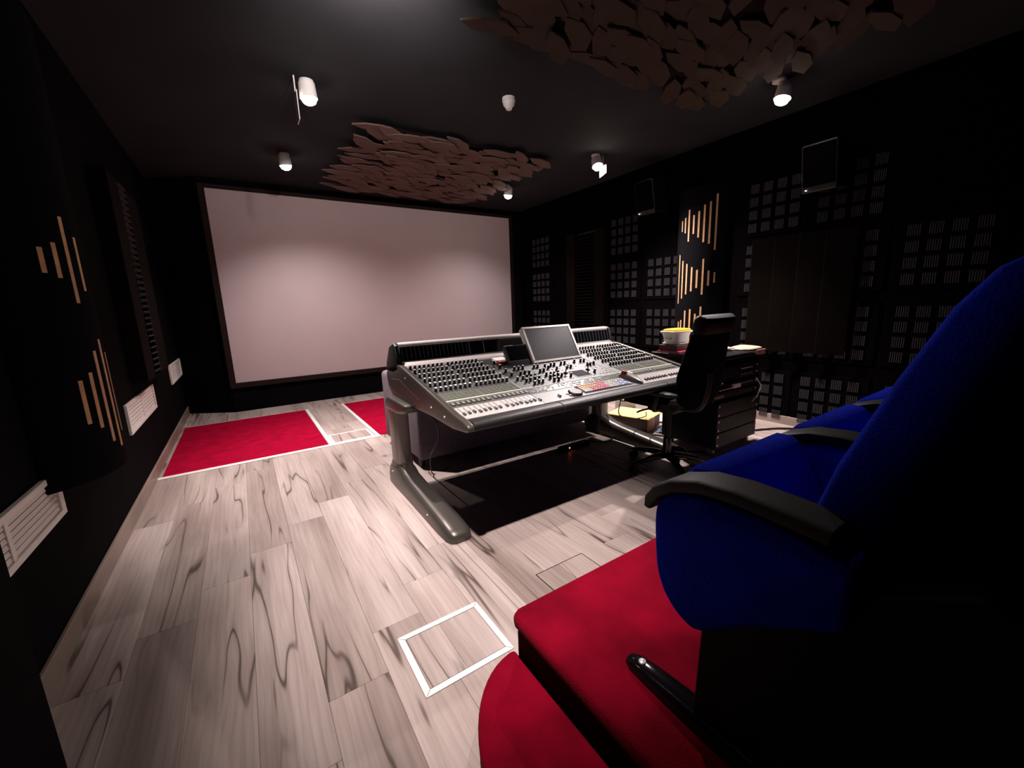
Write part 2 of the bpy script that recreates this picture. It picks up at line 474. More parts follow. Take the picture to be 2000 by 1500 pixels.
# ------------------------------------------------------------------ ceiling felt-leaf panels
def leaf_mesh(seed):
    rnd = random.Random(seed); b = bmesh.new()
    L_, W_ = 0.19, 0.062
    pts = [(-L_, 0), (-L_*0.45, -W_*rnd.uniform(0.8, 1.1)), (L_*0.35, -W_*rnd.uniform(0.9, 1.2)), (L_, 0.01), (L_*0.4, W_*rnd.uniform(0.9, 1.2)), (-L_*0.5, W_*rnd.uniform(0.7, 1.0))]
    return prism(pts, 'z', -0.012, 0.0, 0.0)
leaf_src = []
def leaf_panel(x0, x1, y0, y1, z, label, M_l):
    leaf_src.clear()
    t = thing('leaf_ceiling_panel', label, 'acoustic panel', ((x0+x1)/2, (y0+y1)/2, H))
    part('backing_board', box(x0+0.10, x1-0.10, y0+0.10, y1-0.10, H-0.03, H-0.001), M_leaf_bk, t)
    nx, ny = 14, 15
    cx, cy = (x0+x1)/2, (y0+y1)/2
    for i in range(nx):
        for j in range(ny):
            px = x0+0.08 + (x1-x0-0.16)*(i+0.5*(j % 2)*0.9)/(nx-0.5); py = y0+0.05 + (y1-y0-0.10)*j/(ny-1)
            px += random.uniform(-0.03, 0.03); py += random.uniform(-0.02, 0.02)
            if random.random() < 0.13: continue
            zz = H-0.05-random.uniform(0.0, 0.035)
            rot = (random.uniform(-0.10, 0.10), random.uniform(-0.07, 0.07), random.uniform(-0.45, 0.45)+0.35)
            loc = (px-cx, py-cy, zz-H)
            if len(leaf_src) < 4:
                o = srf_to_obj('felt_leaf', leaf_mesh(len(leaf_src)+3), M_l, t); leaf_src.append(o)
                o.location = loc; o.rotation_euler = rot
            else:
                link_copy(random.choice(leaf_src), t, loc, rot)
    return t
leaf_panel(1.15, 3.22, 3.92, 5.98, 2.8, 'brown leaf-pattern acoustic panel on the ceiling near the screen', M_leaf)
leaf_panel(1.33, 3.5, 0.15, 2.28, 2.8, 'brown leaf-pattern acoustic panel on the ceiling above the seats, dimness put into its colour', M_leaf_shade)

# ------------------------------------------------------------------ ceiling spotlights
LAB = {'a': 'ceiling spotlight at left nearest the camera, its white plate seen edge-on',
       'b': 'ceiling spotlight above the left end of the screen',
       'c': 'ceiling spotlight right of the smoke detector with a lit white plate beside it',
       'd': 'smallest ceiling spotlight, above the right end of the screen',
       'e': 'ceiling spotlight alone at upper right beside the dim leaf panel',
       'f': 'ceiling spotlight out of the picture over the framed floor hatch',
       'g': 'added spotlight out of view above the picture, put there to make a glow on the ceiling'}
for key, p, watt, cone, aim in LAMPS:
    # every fixture: ceiling plate, stem, can, glowing lens and its own spot lamp
    t = thing('spotlight', LAB[key], 'spotlight', (p[0], p[1], H), 0, 'ceiling spotlights')
    P = Vector(p); D = (Vector(aim)-P).normalized()
    part('mounting_plate', cyl((p[0], p[1]+0.03, H-0.02), (p[0], p[1]+0.03, H), 0.05, 0.05, 20, 0.003), M_white2, t, True)
    part('stem', cyl((p[0], p[1]+0.03, H-0.02), (p[0]-D.x*0.07, p[1]-D.y*0.07, p[2]-D.z*0.07), 0.010), M_white2, t, True)
    back = P - D*0.10
    # open can: tube wall with the glowing lens set just inside its mouth
    U = D.orthogonal().normalized(); V = D.cross(U)
    prof = [(0.036, -0.12), (0.056, -0.095), (0.060, 0.0), (0.056, 0.0), (0.054, -0.012)]
    rings = [[P + D*z + (U*math.cos(2*PI*i/20) + V*math.sin(2*PI*i/20))*r for i in range(20)] for r, z in prof]
    part('lamp_head', loft(rings), M_white2, t, True)
    dome = [(0.053, -0.010), (0.052, 0.008), (0.042, 0.028), (0.022, 0.040), (0.001, 0.043)]
    part('lens', loft([[P + D*z + (U*math.cos(2*PI*i/20) + V*math.sin(2*PI*i/20))*r for i in range(20)] for r, z in dome]), M_emit, t, True)
    s = -1 if p[0] < 2 else 1
    if key in 'ac':
        x = p[0]+s*0.085
        part('side_plate', prism([(p[1]-0.055, p[2]+0.02), (p[1]+0.05, p[2]+0.02), (p[1]+0.05, p[2]-0.17 if key == 'a' else p[2]-0.10), (p[1]-0.055, p[2]-0.17 if key == 'a' else p[2]-0.07)], 'x', x-0.003, x+0.003), M_white2, t)
        part('plate_hanger', cyl((x, p[1], p[2]+0.02), (x, p[1], H), 0.005, n=8), M_white2, t)
    ld = bpy.data.lights.new('spot_'+key, 'SPOT'); ld.energy = watt; ld.color = LAMP_COLOR
    ld.spot_size = math.radians(cone); ld.spot_blend = {'a': 0.8, 'c': 1.0, 'f': 0.85, 'b': 1.0, 'd': 1.0, 'g': 1.0}.get(key, 0.75); ld.shadow_soft_size = 0.03
    lo = bpy.data.objects.new('spot_lamp', ld); COL.objects.link(lo)
    lo.parent = t
    lo.rotation_euler = Vector((0, 0, -1)).rotation_difference(D).to_euler()
    lo.location = (P + D*0.06) - Vector((p[0], p[1], H))

t = thing('smoke_detector', 'white dome smoke detector in the middle of the ceiling', 'smoke detector', (2.05, 3.05, H))
part('base', xf(lathe([(0.0005, 0), (0.052, 0), (0.052, -0.03), (0.046, -0.034), (0.0005, -0.034)]), (2.05, 3.05, H)), M_white2, t, True)
part('dome', xf(lathe([(0.0005, -0.034), (0.047, -0.034), (0.045, -0.052), (0.030, -0.068), (0.022, -0.085), (0.0005, -0.087)]), (2.05, 3.05, H)), M_white2, t, True)

# ------------------------------------------------------------------ left wall: vents, curved panel, slotted panel
def vent(y0, y1, z0, z1, label):
    t = thing('wall_vent', label, 'vent', (XL, (y0+y1)/2, z0), 0, 'white vents along the left wall')
    x = XL
    fwv = 0.026
    for (a, b_, c_, d) in ((y0, y1, z0, z0+fwv), (y0, y1, z1-fwv, z1), (y0, y0+fwv*1.6, z0+fwv, z1-fwv), (y1-fwv*1.6, y1, z0+fwv, z1-fwv)):
        part('frame_bar', box(x, x+0.018, a, b_, c_, d, 0.002, 1), M_grille, t)
    ym = (y0+y1)/2
    part('middle_bar', box(x, x+0.014, ym-0.012, ym+0.012, z0+fwv, z1-fwv), M_grille, t)
    part('dark_back', box(x, x+0.002, y0+0.01, y1-0.01, z0+0.01, z1-0.01), M_black, t)
    n = 6; zz0, zz1 = z0+fwv, z1-fwv
    src = None
    for (ya, yb) in ((y0+fwv*1.6, ym-0.012), (ym+0.012, y1-fwv*1.6)):
        for k in range(n):
            zc = zz0 + (zz1-zz0)*(k+0.5)/n
            hh = (zz1-zz0)/n*0.36; b = box(-0.0015, 0.0015, ya, yb, -hh, hh)
            xf(b, (x+0.008, 0, zc), ry=-0.25)
            part('slat', b, M_grille, t)
vent(1.46, 2.38, 0.485, 0.672, 'white louvred wall vent nearest the camera, cut by the left picture edge')
vent(3.68, 4.72, 0.49, 0.70, 'bright white louvred wall vent beside the black curved panel')
vent(5.84, 6.79, 0.53, 0.745, 'dim white louvred wall vent in the far left corner')

BAR_A = math.radians(10.2)
def curved_panel(side, yc, z0, z1, rows, label):
    """black convex panel with pale wood bars let into its face. rows: list of (angle, z_low, z_high)."""
    xw = XR if side > 0 else XL
    r, d = 0.324, 0.127
    t = thing('wave_diffuser', label, 'acoustic panel', (xw, yc, z0))
    axx = xw + side*d
    half = math.acos((d+0.002)/r)
    def pt(a, rr=r): return (axx - side*rr*math.cos(a), yc + rr*math.sin(a))
    prof = [pt(-half + 2*half*i/32) for i in range(33)]
    part('felt_shell', prism(prof, 'z', z0, z1, 0.01, 2, 0.9), M_felt, t, True)
    for (a, lo, hi) in rows:
        da = 0.009/r
        q = [pt(a-da, r+0.002), pt(a+da, r+0.002), pt(a+da, r-0.012), pt(a-da, r-0.012)]
        part('wood_bar', prism(q, 'z', lo, hi), M_slat, t)
    return t
R_ROWS = [(0.43, 2.025, 2.141), (0.268, 2.001, 2.165), (0.112, 1.906, 2.239), (-0.066, 1.978, 2.174), (-0.235, 1.933, 2.206), (-0.403, 1.879, 2.261), (-0.577, 1.857, 2.287), (-0.766, 1.789, 2.357),
          (0.506, 1.229, 1.777), (0.31, 1.287, 1.705), (0.122, 1.331, 1.666), (-0.074, 1.362, 1.626), (-0.256, 1.397, 1.592), (-0.439, 1.322, 1.703), (-0.619, 1.415, 1.576), (-0.802, 1.445, 1.556),
          (0.43, 0.86, 1.02), (0.29, 0.84, 1.04), (0.119, 0.80, 1.15), (-0.075, 0.78, 1.164), (-0.258, 0.83, 1.112), (-0.43, 0.76, 1.19), (-0.61, 0.86, 1.08)]
curved_panel(1, 2.842, 0.605, 2.46, R_ROWS, 'black curved panel with bright pale wood bars on the right wall')
L_ROWS = [(-0.667, 1.462, 1.558), (-0.506, 1.446, 1.582), (-0.331, 1.348, 1.689), (-0.13, 1.40, 1.62),
          (-0.569, 0.846, 1.032), (-0.41, 0.815, 1.058), (-0.252, 0.738, 1.146), (-0.075, 0.70, 1.192), (0.11, 0.76, 1.13),
          ]
curved_panel(-1, 2.55, 0.605, 2.46, L_ROWS, 'black curved panel with dim pale wood bars on the left wall')

def slotted_panel(side, y0, y1, z0, z1, ya, yb, label):
    xw = XR if side > 0 else XL
    t = thing('slotted_panel', label, 'acoustic panel', (xw, (y0+y1)/2, z0))
    dp = 0.10
    X = lambda d0, d1: (min(xw-side*d0, xw-side*d1), max(xw-side*d0, xw-side*d1))
    a = X(0.002, dp)
    part('board', box(a[0], a[1], y0, ya, z0, z1, 0.004, 1), M_brown, t)
    part('board', box(a[0], a[1], yb, y1, z0, z1, 0.004, 1), M_brown, t)
    a = X(0.002, 0.02)
    part('back_board', box(a[0], a[1], ya, yb, z0, z1), M_black, t)
    n = int((z1-z0)/0.048)
    src = None
    for k in range(n):
        zc = z0 + 0.03 + k*0.048
        b = box(-0.045, 0.045, ya+0.002, yb-0.002, -0.006, 0.006); xf(b, (xw-side*0.065, 0, zc), ry=side*0.35)
        part('slot_slat', b, M_foam if side < 0 else M_brown, t)
slotted_panel(-1, 4.05, 5.1, 0.80, 2.3, 4.36, 4.62, 'dark brown panel with a column of slots on the left wall')
slotted_panel(1, 4.25, 5.05, 0.82, 2.3, 4.44, 4.86, 'dark panel of horizontal slots on the right wall behind the console')

# right wall: slotted foam panels, 4 x 4 slot blocks each
def block_bm():
    b = bmesh.new()
    for k in range(6):
        y = -0.0425 + 0.0085 + k*(0.085-0.012)/5.3
        merge(b, box(-0.010, 0.0, y-0.0032, y+0.0032, -0.0425, 0.0425))
    return b
pan_src = None
g_y = [5.81, 5.185+0.02, 3.96, 3.325, 2.70, 2.095, 1.49, 0.865]
for gi, yc in enumerate(g_y):
    for ri in range(4):
        zc = 0.275 + 0.645*0 + [0.0, 0.66, 1.285, 1.87][ri]
        if yc == g_y[1] and ri in (1, 2, 3): continue
        if yc == 2.70 and ri > 0: continue
        if yc == 3.325 and ri == 3: continue
        if yc < 1.0 and ri == 3: continue
        if pan_src is None:
            p_ = box(-0.012, 0.0, -0.295, 0.295, -0.27, 0.27, 0.004, 1)
            o = srf_to_obj('acoustic_panel', p_, M_foam_dk, wall_right); pan_src = o
            bsrc = None
            for a in range(4):
                for c in range(4):
                    loc = (-0.012, -0.186+0.124*a, -0.186+0.124*c)
                    if bsrc is None:
                        bsrc = srf_to_obj('slot_block', block_bm(), M_foam, o); bsrc.location = loc
                    else: link_copy(bsrc, o, loc)
            o.location = (XR, yc, zc)
        else:
            o = copy_tree(pan_src, wall_right); o.location = (XR, yc, zc)

# brown saw-tooth boards
t = thing('angled_board_panel', 'dark brown panel of four angled boards on the right wall', 'acoustic panel', (XR, 1.805, 0.74))
part('back_frame', box(XR-0.035, XR-0.0135, 1.42, 2.20, 0.80, 1.78), M_black, t)
for k in range(4):
    yc = 2.115 - 0.208*k
    b = box(-0.009, 0.009, -0.108, 0.108, 0.74, 1.83, 0.003, 1); xf(b, (XR-0.085, yc, 0), rz=0.33)
    part('board', b, M_brown, t)

def speaker(y, z, label):
    t = thing('wall_speaker', label, 'speaker', (XR, y, z))
    part('cabinet', xf(box(-0.14, 0.10, -0.13, 0.13, -0.19, 0.19, 0.012, 2), (XR-0.15, y, z), ry=-0.2), M_black, t)
    part('grille', xf(box(-0.152, -0.141, -0.115, 0.115, -0.14, 0.175, 0.004, 1), (XR-0.15, y, z), ry=-0.2), M_foam_dk, t)
    part('wall_bracket', box(XR-0.09, XR-0.001, y-0.03, y+0.03, z-0.03, z+0.03), M_black, t)
    part('power_light', xf(cyl((-0.158, 0.09, -0.165), (-0.14, 0.09, -0.165), 0.004, n=8), (XR-0.15, y, z), ry=-0.2), M_ledw, t)
speaker(3.42, 2.5, 'black wall speaker left of the wood-barred curved panel near the ceiling')
speaker(1.64, 2.35, 'black wall speaker above the brown boards near the ceiling')

# ------------------------------------------------------------------ mixing console
PZ0, PY0, SL = 0.739, 1.72, 0.21
def pz(y): return PZ0 + SL*(y-PY0)
TH = math.atan(SL)
con = desk_thing('mixing_console', 'large grey audio mixing console on two T-shaped legs', 'mixing console', (1.79, 2.3, 0.0768/1.06))
CX0, CX1 = 0.835, 2.745            # panel edges
part('chassis', prism([(1.70, 0.72), (PY0, pz(PY0)-0.012), (2.52, pz(2.52)-0.012), (2.60, 0.94), (2.78, 0.90), (2.80, 0.80), (2.74, 0.735), (2.05, 0.712), (1.78, 0.70)], 'x', CX0-0.005, CX1+0.005, 0.006, 1), M_rack, con)
# end cheeks
chk = [(1.63, 0.705), (1.605, 0.722), (1.612, 0.742), (1.66, 0.757), (1.75, 0.768), (2.10, 0.842), (2.50, 0.924), (2.60, 0.932), (2.75, 0.90), (2.82, 0.85), (2.80, 0.77), (2.70, 0.69), (2.62, 0.665), (2.50, 0.672), (2.36, 0.694), (2.05, 0.698), (1.78, 0.690)]
for (a, b_) in ((CX0-0.035, CX0+0.004), (CX1-0.004, CX1+0.035)):
    part('end_cheek', prism(chk, 'x', a, b_, 0.011, 3, 0.9), M_bronze, con, True)
    cx = (a+b_)/2
    s = -1 if a < 1 else 1
    part('cheek_inlay', prism([(2.20, 0.762), (2.55, 0.838), (2.70, 0.82), (2.74, 0.77), (2.60, 0.735), (2.30, 0.735)], 'x', cx-0.003+s*0.0185, cx+0.003+s*0.0185, 0.002, 1), M_bronze, con, True)
    for (yy, zz) in ((1.86, 0.735), (2.42, 0.86), (2.03, 0.752)):
        part('cheek_bolt', cyl((cx+s*0.018, yy, zz), (cx+s*0.0235, yy, zz), 0.006, n=10), M_screw, con)
# padded front rest in three lengths
rest = []
for i in range(20):
    a = 2*PI*i/20
    rest.append((1.668+0.052*math.copysign(abs(math.cos(a))**0.75, math.cos(a)), 0.725+0.026*math.copysign(abs(math.sin(a))**0.8, math.sin(a))))
for (a, b_) in ((CX0+0.005, 1.386), (1.388, 2.270), (2.272, CX1-0.005)):
    part('wrist_rest', prism(rest, 'x', a, b_, 0.003, 1, 0.9), M_rest, con, True)
# control surface plates, laid on the slope
def plate(name, x0, x1, y0, y1, material, th=0.006, lift=0.0, bv=0.0015):
    L_ = (y1-y0)/math.cos(TH)
    b = box(x0, x1, 0, L_, -0.012, th+lift, bv, 1); xf(b, (0, y0, pz(y0)), rx=TH)
    return part(name, b, material, con)
def onslope(bm, x, y, lift=0.006):
    return xf(bm, (x, y, pz(y)+lift), rx=TH)
MX0, MX1 = 1.335, 2.145
mods = ((CX0+0.003, MX0-0.001, 'l'), (MX0+0.001, MX1-0.001, 'c'), (MX1+0.001, CX1-0.003, 'r'))
MXR = {0: 0.0, 1: 0.0}
for (a, b_, key) in mods:
    plate('fader_panel', a, b_, 1.722, 1.855, M_con_w if key != 'c' else M_con)
    plate('display_strip', a, b_, 1.857, 1.935, M_con_g if key != 'c' else M_con_g)
    plate('cream_edge', a, b_, 1.936, 1.946, M_line, 0.008)
    if key != 'c':
        plate('button_panel', a, b_, 1.948, 2.045, M_con_grn)
        plate('encoder_panel', a, b_, 2.047, 2.50, M_con_g)
    else:
        plate('centre_panel', a, b_, 1.948, 2.27, M_con_g)
        plate('centre_rear_panel', a, b_, 2.272, 2.50, M_con_d)
for x in (MX0, MX1):
    plate('module_seam_strip', x-0.006, x+0.006, 1.948, 2.50, M_con, 0.008)
def knob_bm(r=0.0082, h=0.024):
    b = cyl((0, 0, 0), (0, 0, 0.004), r*1.35, n=10)
    merge(b, cyl((0, 0, 0.004), (0, 0, h), r, r*0.92, n=10))
    for f in b.faces: f.material_index = 0
    merge(b, cyl((0, 0, h), (0, 0, h+0.0035), r*0.98, r*0.7, n=10), 1)
    return b
CO = SIZED[con.name][0]
def on_con(o, x, y, z):
    o.location = (KS*(x-CO.x), KS*(y-CO.y), KS*(z-CO.z)); o.rotation_euler = (TH, 0, 0); o.scale = (KS, KS, KS); return o
knob_src = srf_to_obj('encoder_knob', knob_bm(), [M_knob, M_cap], con, True)
first = [True]
def knob(x, y, src=None, lift=0.006):
    src = src or knob_src
    if src is knob_src and first[0]:
        first[0] = False; return on_con(src, x, y, pz(y)+lift)
    return on_con(link_copy(src, con, (0, 0, 0)), x, y, pz(y)+lift)
rows_y = [2.083, 2.160, 2.238, 2.316, 2.394, 2.470]
def chan_x(x0, k): return x0 + 0.0302*k + (0.014 if k >= 8 else 0)
LX, RX = 0.853, 2.222
for x0 in (LX, RX):
    for ry in rows_y:
        for k in range(16): knob(chan_x(x0, k), ry)
for (x, y) in [(1.479, 2.245), (1.512, 2.244), (1.548, 2.247), (1.467, 2.156), (1.505, 2.162), (1.532, 2.152), (1.39, 2.078), (1.435, 2.084), (1.472, 2.095), (1.503, 2.093), (1.535, 2.091), (1.428, 2.036), (1.463, 2.041), (1.501, 2.046), (1.534, 2.047), (1.451, 1.981), (1.493, 1.993), (1.521, 1.991), (1.618, 2.08), (1.651, 2.078), (1.68, 2.078), (1.719, 2.084), (1.614, 2.032), (1.646, 2.03), (1.688, 2.044), (1.711, 2.036), (1.609, 1.986), (1.641, 1.983), (1.632, 2.233), (1.663, 2.234), (1.719, 2.225), (1.721, 2.19), (1.774, 2.229), (1.806, 2.229), (1.869, 2.231), (1.902, 2.231), (1.766, 2.153), (1.622, 2.151), (1.655, 2.155), (1.868, 2.161), (1.892, 2.153), (1.998, 2.234), (2.057, 2.232), (2.087, 2.229), (2.053, 2.155), (2.074, 2.148), (2.116, 2.157), (1.771, 2.014), (1.99, 2.018), (1.416, 2.399), (1.408, 2.313), (1.402, 2.231), (1.401, 2.16)]:
    knob(x, y-0.01)
# joysticks
for (x, y) in ((1.977, 2.062), (1.778, 2.064)):
    b = cyl((0, 0, 0), (0, 0, 0.012), 0.016, 0.011, 14); merge(b, cyl((0, 0, 0.012), (0, 0, 0.048), 0.004, n=8)); 
    for f in b.faces: f.material_index = 0
    merge(b, cyl((0, 0, 0.046), (0, 0, 0.056), 0.007, 0.006, 10), 1)
    o = srf_to_obj('joystick', b, [M_knob, M_cap], con, True); on_con(o, x, y, pz(y)+0.006)
# faders: slot and cap
slot_src = cap_src = None
for x0 in (LX+0.012, RX+0.006):
    for k in range(16):
        x = chan_x(x0, k); yc = 1.765 + (0.004*(k % 3) if x0 < 1 else 0.002*(k % 2))
        if slot_src is None:
            slot_src = srf_to_obj('fader_slot', box(-0.0016, 0.0016, -0.044, 0.044, 0, 0.0008), M_black, con); o = slot_src
        else: o = link_copy(slot_src, con, (0, 0, 0))
        on_con(o, x, 1.802, pz(1.802)+0.006)
        if cap_src is None:
            b = prism([(-0.012, 0.0), (0.012, 0.0), (0.010, 0.011), (0.002, 0.007), (-0.002, 0.007), (-0.010, 0.012)], 'x', -0.0065, 0.0065, 0.001, 1)
            cap_src = srf_to_obj('fader_cap', b, M_con_g, con); o = cap_src
        else: o = link_copy(cap_src, con, (0, 0, 0))
        on_con(o, x, yc, pz(yc)+0.0065)
on_con(link_copy(cap_src, con, (0, 0, 0)), 1.475, 1.768, pz(1.768)+0.0065)
# scribble windows above each fader, and fields of tiny buttons (too small to pick apart: one part per module)
win_src = None
for x0 in (LX+0.012, RX+0.006):
    for k in range(16):
        x = chan_x(x0, k)
        b = None
        if win_src is None:
            b = box(-0.0115, 0.0115, -0.020, 0.020, 0, 0.003); 
            for f in b.faces: f.material_index = 0
            merge(b, box(-0.008, 0.008, -0.012, 0.018, 0.0031, 0.0045), 1)
            win_src = srf_to_obj('strip_window', b, [M_black, M_btn], con); o = win_src
        else: o = link_copy(win_src, con, (0, 0, 0))
        on_con(o, x, 1.893, pz(1.893)+0.006)
for x0 in (LX, RX):
    b = bmesh.new()
    for k in range(16):
        for c in (-0.0075, 0.0045):
            for r_ in range(5):
                q = box(-0.0042, 0.0042, -0.0045, 0.0045, 0, 0.004)
                merge(b, onslope(q, chan_x(x0, k)+c, 1.962+0.0178*r_))
    o = part('button_field', b, M_btn, con); o['kind'] = 'stuff'
b = bmesh.new(); rnd = random.Random(3)
for k in range(62):
    for r_ in range(3):
        if rnd.random() < 0.62 and not (14 < k < 18):
            merge(b, onslope(box(-0.0038, 0.0038, -0.005, 0.005, 0, 0.003), 1.352+k*0.0126, 1.874+0.022*r_))
for k in range(26):
    for r_ in range(8):
        if rnd.random() < 0.45:
            merge(b, onslope(box(-0.0036, 0.0036, -0.004, 0.004, 0, 0.003), 1.36+k*0.0305+0.013, 1.965+0.036*r_+0.01))
o = part('button_field', b, M_btn, con); o['kind'] = 'stuff'
# dark inset plates of the centre section
plate('dark_inset', MX0+0.004, 1.60, 1.86, 1.932, M_con_d, 0.0065)
plate('dark_inset', 1.605, 2.14, 1.86, 1.932, M_con_d, 0.0065)
plate('dark_inset', 1.36, 1.56, 2.105, 2.225, M_con_d, 0.0065)
# small touch screen and its bezel
plate('touch_screen_bezel', 1.798, 1.95, 1.966, 2.09, M_con, 0.008)
plate('touch_screen', 1.808, 1.94, 1.976, 2.080, M_lcd2, 0.009)
# jog wheel and red buttons
part('jog_wheel', onslope(lathe([(0.0005, 0), (0.044, 0), (0.044, 0.010), (0.038, 0.016), (0.0005, 0.016)], 28), 1.596, 1.768), M_black, con, True)
for (x, y) in ((1.545, 1.778), (1.548, 1.752)):
    part('red_button', onslope(cyl((0, 0, 0), (0, 0, 0.006), 0.009, n=12), x, y), M_red, con, True)
for yy in (1.762, 1.785):
    part('label_strip', onslope(box(-0.028, 0.028, -0.005, 0.005, 0, 0.0012), 1.51, yy), M_paper, con)
# meter bridge
mb = [(2.525, 0.905), (2.545, 0.918), (2.585, 0.940), (2.612, 1.042), (2.63, 1.052), (2.70, 1.030), (2.79, 0.90), (2.70, 0.88)]
part('meter_housing', prism(mb, 'x', CX0, CX1-0.01, 0.004, 1, 0.6), M_rack, con)
for (a, b_) in ((CX0-0.035, CX0+0.001), (CX1-0.011, CX1+0.02)):
    part('meter_end_cap', prism([(2.545, 0.89), (2.565, 0.94), (2.592, 1.046), (2.625, 1.062), (2.71, 1.036), (2.80, 0.92), (2.80, 0.86), (2.66, 0.86)], 'x', a, b_, 0.012, 3, 0.9), M_black, con, True)
part('top_rail', prism([(2.606, 1.034), (2.604, 1.047), (2.612, 1.058), (2.635, 1.064), (2.70, 1.044), (2.70, 1.030), (2.63, 1.048), (2.614, 1.040)], 'x', CX0, CX1-0.01, 0.003, 2), M_rail, con, True)
part('lower_rail', prism([(2.512, 0.903), (2.53, 0.922), (2.565, 0.944), (2.58, 0.945), (2.588, 0.934), (2.56, 0.905)], 'x', CX0+0.002, CX1-0.012, 0.005, 2), M_rail, con, True)
fa = math.atan2(1.042-0.940, 2.612-2.585)
def meter_plane(x0, x1, z0, z1, d=0.002, dd=0.0):
    y = lambda z: 2.585 + (z-0.940)*(2.612-2.585)/(1.042-0.940)
    return prism([(y(z0)-dd, z0), (y(z0)-dd-d, z0), (y(z1)-dd-d, z1), (y(z1)-dd, z1)], 'x', x0, x1)
for (a, b_, key) in mods:
    part('meter_glass', meter_plane(a+0.008, b_-0.008, 0.950, 1.040, 0.003), M_glass, con)
    if key != 'c':
        src = None
        for k in range(17):
            x = a + 0.014 + (b_-a-0.03)*k/16
            part('meter_divider', meter_plane(x-0.0016, x+0.0016, 0.952, 1.036, 0.004, 0.003), M_div, con)
for x in (1.34, 1.455, 2.14):
    part('meter_divider', meter_plane(x-0.0025, x+0.0025, 0.948, 1.040, 0.005, 0.003), M_alu, con)
# legs, at full size
def leg(name, bm, material, parent, smooth=False):
    bmesh.ops.transform(bm, matrix=Matrix.Translation((-KS*CO.x, -KS*CO.y, 0)), verts=bm.verts)
    return part(name, bm, material, parent, smooth, world=False)
for cx in (0.868, 2.90):
    foot = []
    for (y, zt, hw) in ((1.885, 0.030, 0.035), (1.90, 0.050, 0.062), (1.94, 0.066, 0.076), (2.05, 0.082, 0.080), (2.30, 0.102, 0.078), (2.55, 0.125, 0.076), (2.68, 0.145, 0.076), (2.75, 0.178, 0.076), (2.79, 0.182, 0.076), (2.92, 0.180, 0.074), (2.965, 0.150, 0.070), (2.99, 0.09, 0.060)):
        pts = []
        for i in range(16):
            a = PI*i/15
            ca, sa = math.cos(a), math.sin(a)
            pts.append((cx + hw*math.copysign(abs(ca)**0.55, ca), y, 0.001 + zt*abs(sa)**0.6))
        foot.append(pts)
    leg('leg_foot', loft(foot), M_bronze, con, True)
    rings = [sring((cx, 2.85, z), (1, 0, 0), (0, 1, 0), 0.058, 0.072, 24, 4.5) for z in (0.165, 0.40, 0.635)]
    leg('leg_post', loft(rings), M_alu, con, True)
    leg('leg_collar', loft([sring((cx, 2.85, z), (1, 0, 0), (0, 1, 0), 0.066, 0.078, 24, 4.0) for z in (0.155, 0.178)]), M_bronze, con, True)
    leg('leg_bracket', prism([(2.50, 0.620), (2.58, 0.594), (2.70, 0.578), (2.92, 0.58), (2.93, 0.64), (2.86, 0.675), (2.50, 0.668)], 'x', cx-0.066, cx+0.066, 0.015, 3, 0.5), M_bronze, con, True)
    for (yy, zz) in ((2.86, 0.11), (2.20, 0.05)):
        s = -1 if cx < 1.5 else 1
        leg('foot_bolt', cyl((cx+s*0.070, yy, zz), (cx+s*0.080, yy, zz), 0.006, n=10), M_screw, con)
leg('cross_beam', box(0.94, 2.83, 2.80, 2.89, 0.60, 0.66, 0.008, 1), M_rack, con)

# monitor standing in the middle of the console
t = desk_thing('monitor', 'silver framed flat monitor leaning on the middle of the console', 'monitor', (1.917, 2.36, pz(2.3)))
A_ = math.atan2(0.15, 0.25)
def mon(bm): return xf(bm, (1.917, 2.300, 0.868), rx=-A_)
part('back_shell', mon(box(-0.226, 0.226, 0.004, 0.045, 0.0, 0.288, 0.006, 2)), M_white2, t)
for (a, b_, c_, d) in ((-0.228, 0.228, 0.0, 0.020), (-0.228, 0.228, 0.272, 0.290), (-0.228, -0.207, 0.020, 0.272), (0.207, 0.228, 0.020, 0.272)):
    part('bezel_bar', mon(box(a, b_, -0.006, 0.006, c_, d, 0.003, 1)), M_frame_s, t)
part('screen', mon(box(-0.207, 0.207, -0.001, 0.005, 0.020, 0.272)), M_lcd, t)
part('stand', prism([(2.33, pz(2.33)+0.004), (2.42, pz(2.42)+0.004), (2.45, 0.95), (2.425, 0.97)], 'x', 1.85, 1.98, 0.004, 1), M_black, t)
t = desk_thing('touch_monitor', 'small black monitor beside the silver framed monitor', 'monitor', (1.60, 2.37, pz(2.33)))
def mon2(bm): return xf(bm, (1.592, 2.315, 0.866), rx=-0.50)
part('case', mon2(box(-0.095, 0.095, 0.0, 0.03, 0.0, 0.158, 0.005, 2)), M_black, t)
part('screen', mon2(box(-0.080, 0.084, -0.002, 0.003, 0.042, 0.148)), M_blackg, t)
part('chin_strip', mon2(box(-0.085, 0.085, -0.003, 0.003, 0.010, 0.034, 0.002, 1)), M_rack, t)
part('stand', prism([(2.34, pz(2.34)+0.004), (2.40, pz(2.40)+0.004), (2.40, 0.94), (2.375, 0.94)], 'x', 1.56, 1.62), M_black, t)
t = desk_thing('card_box', 'small red and white box beside the small black monitor', 'box', (1.49, 2.42, pz(2.42)))
part('carton', onslope(box(-0.045, 0.045, -0.05, 0.05, 0, 0.018, 0.001, 1), 1.485, 2.41, 0.008), M_paper, t)
part('red_band', onslope(box(-0.0455, 0.0455, -0.0505, -0.012, 0.001, 0.0186), 1.485, 2.41, 0.008), M_red, t)

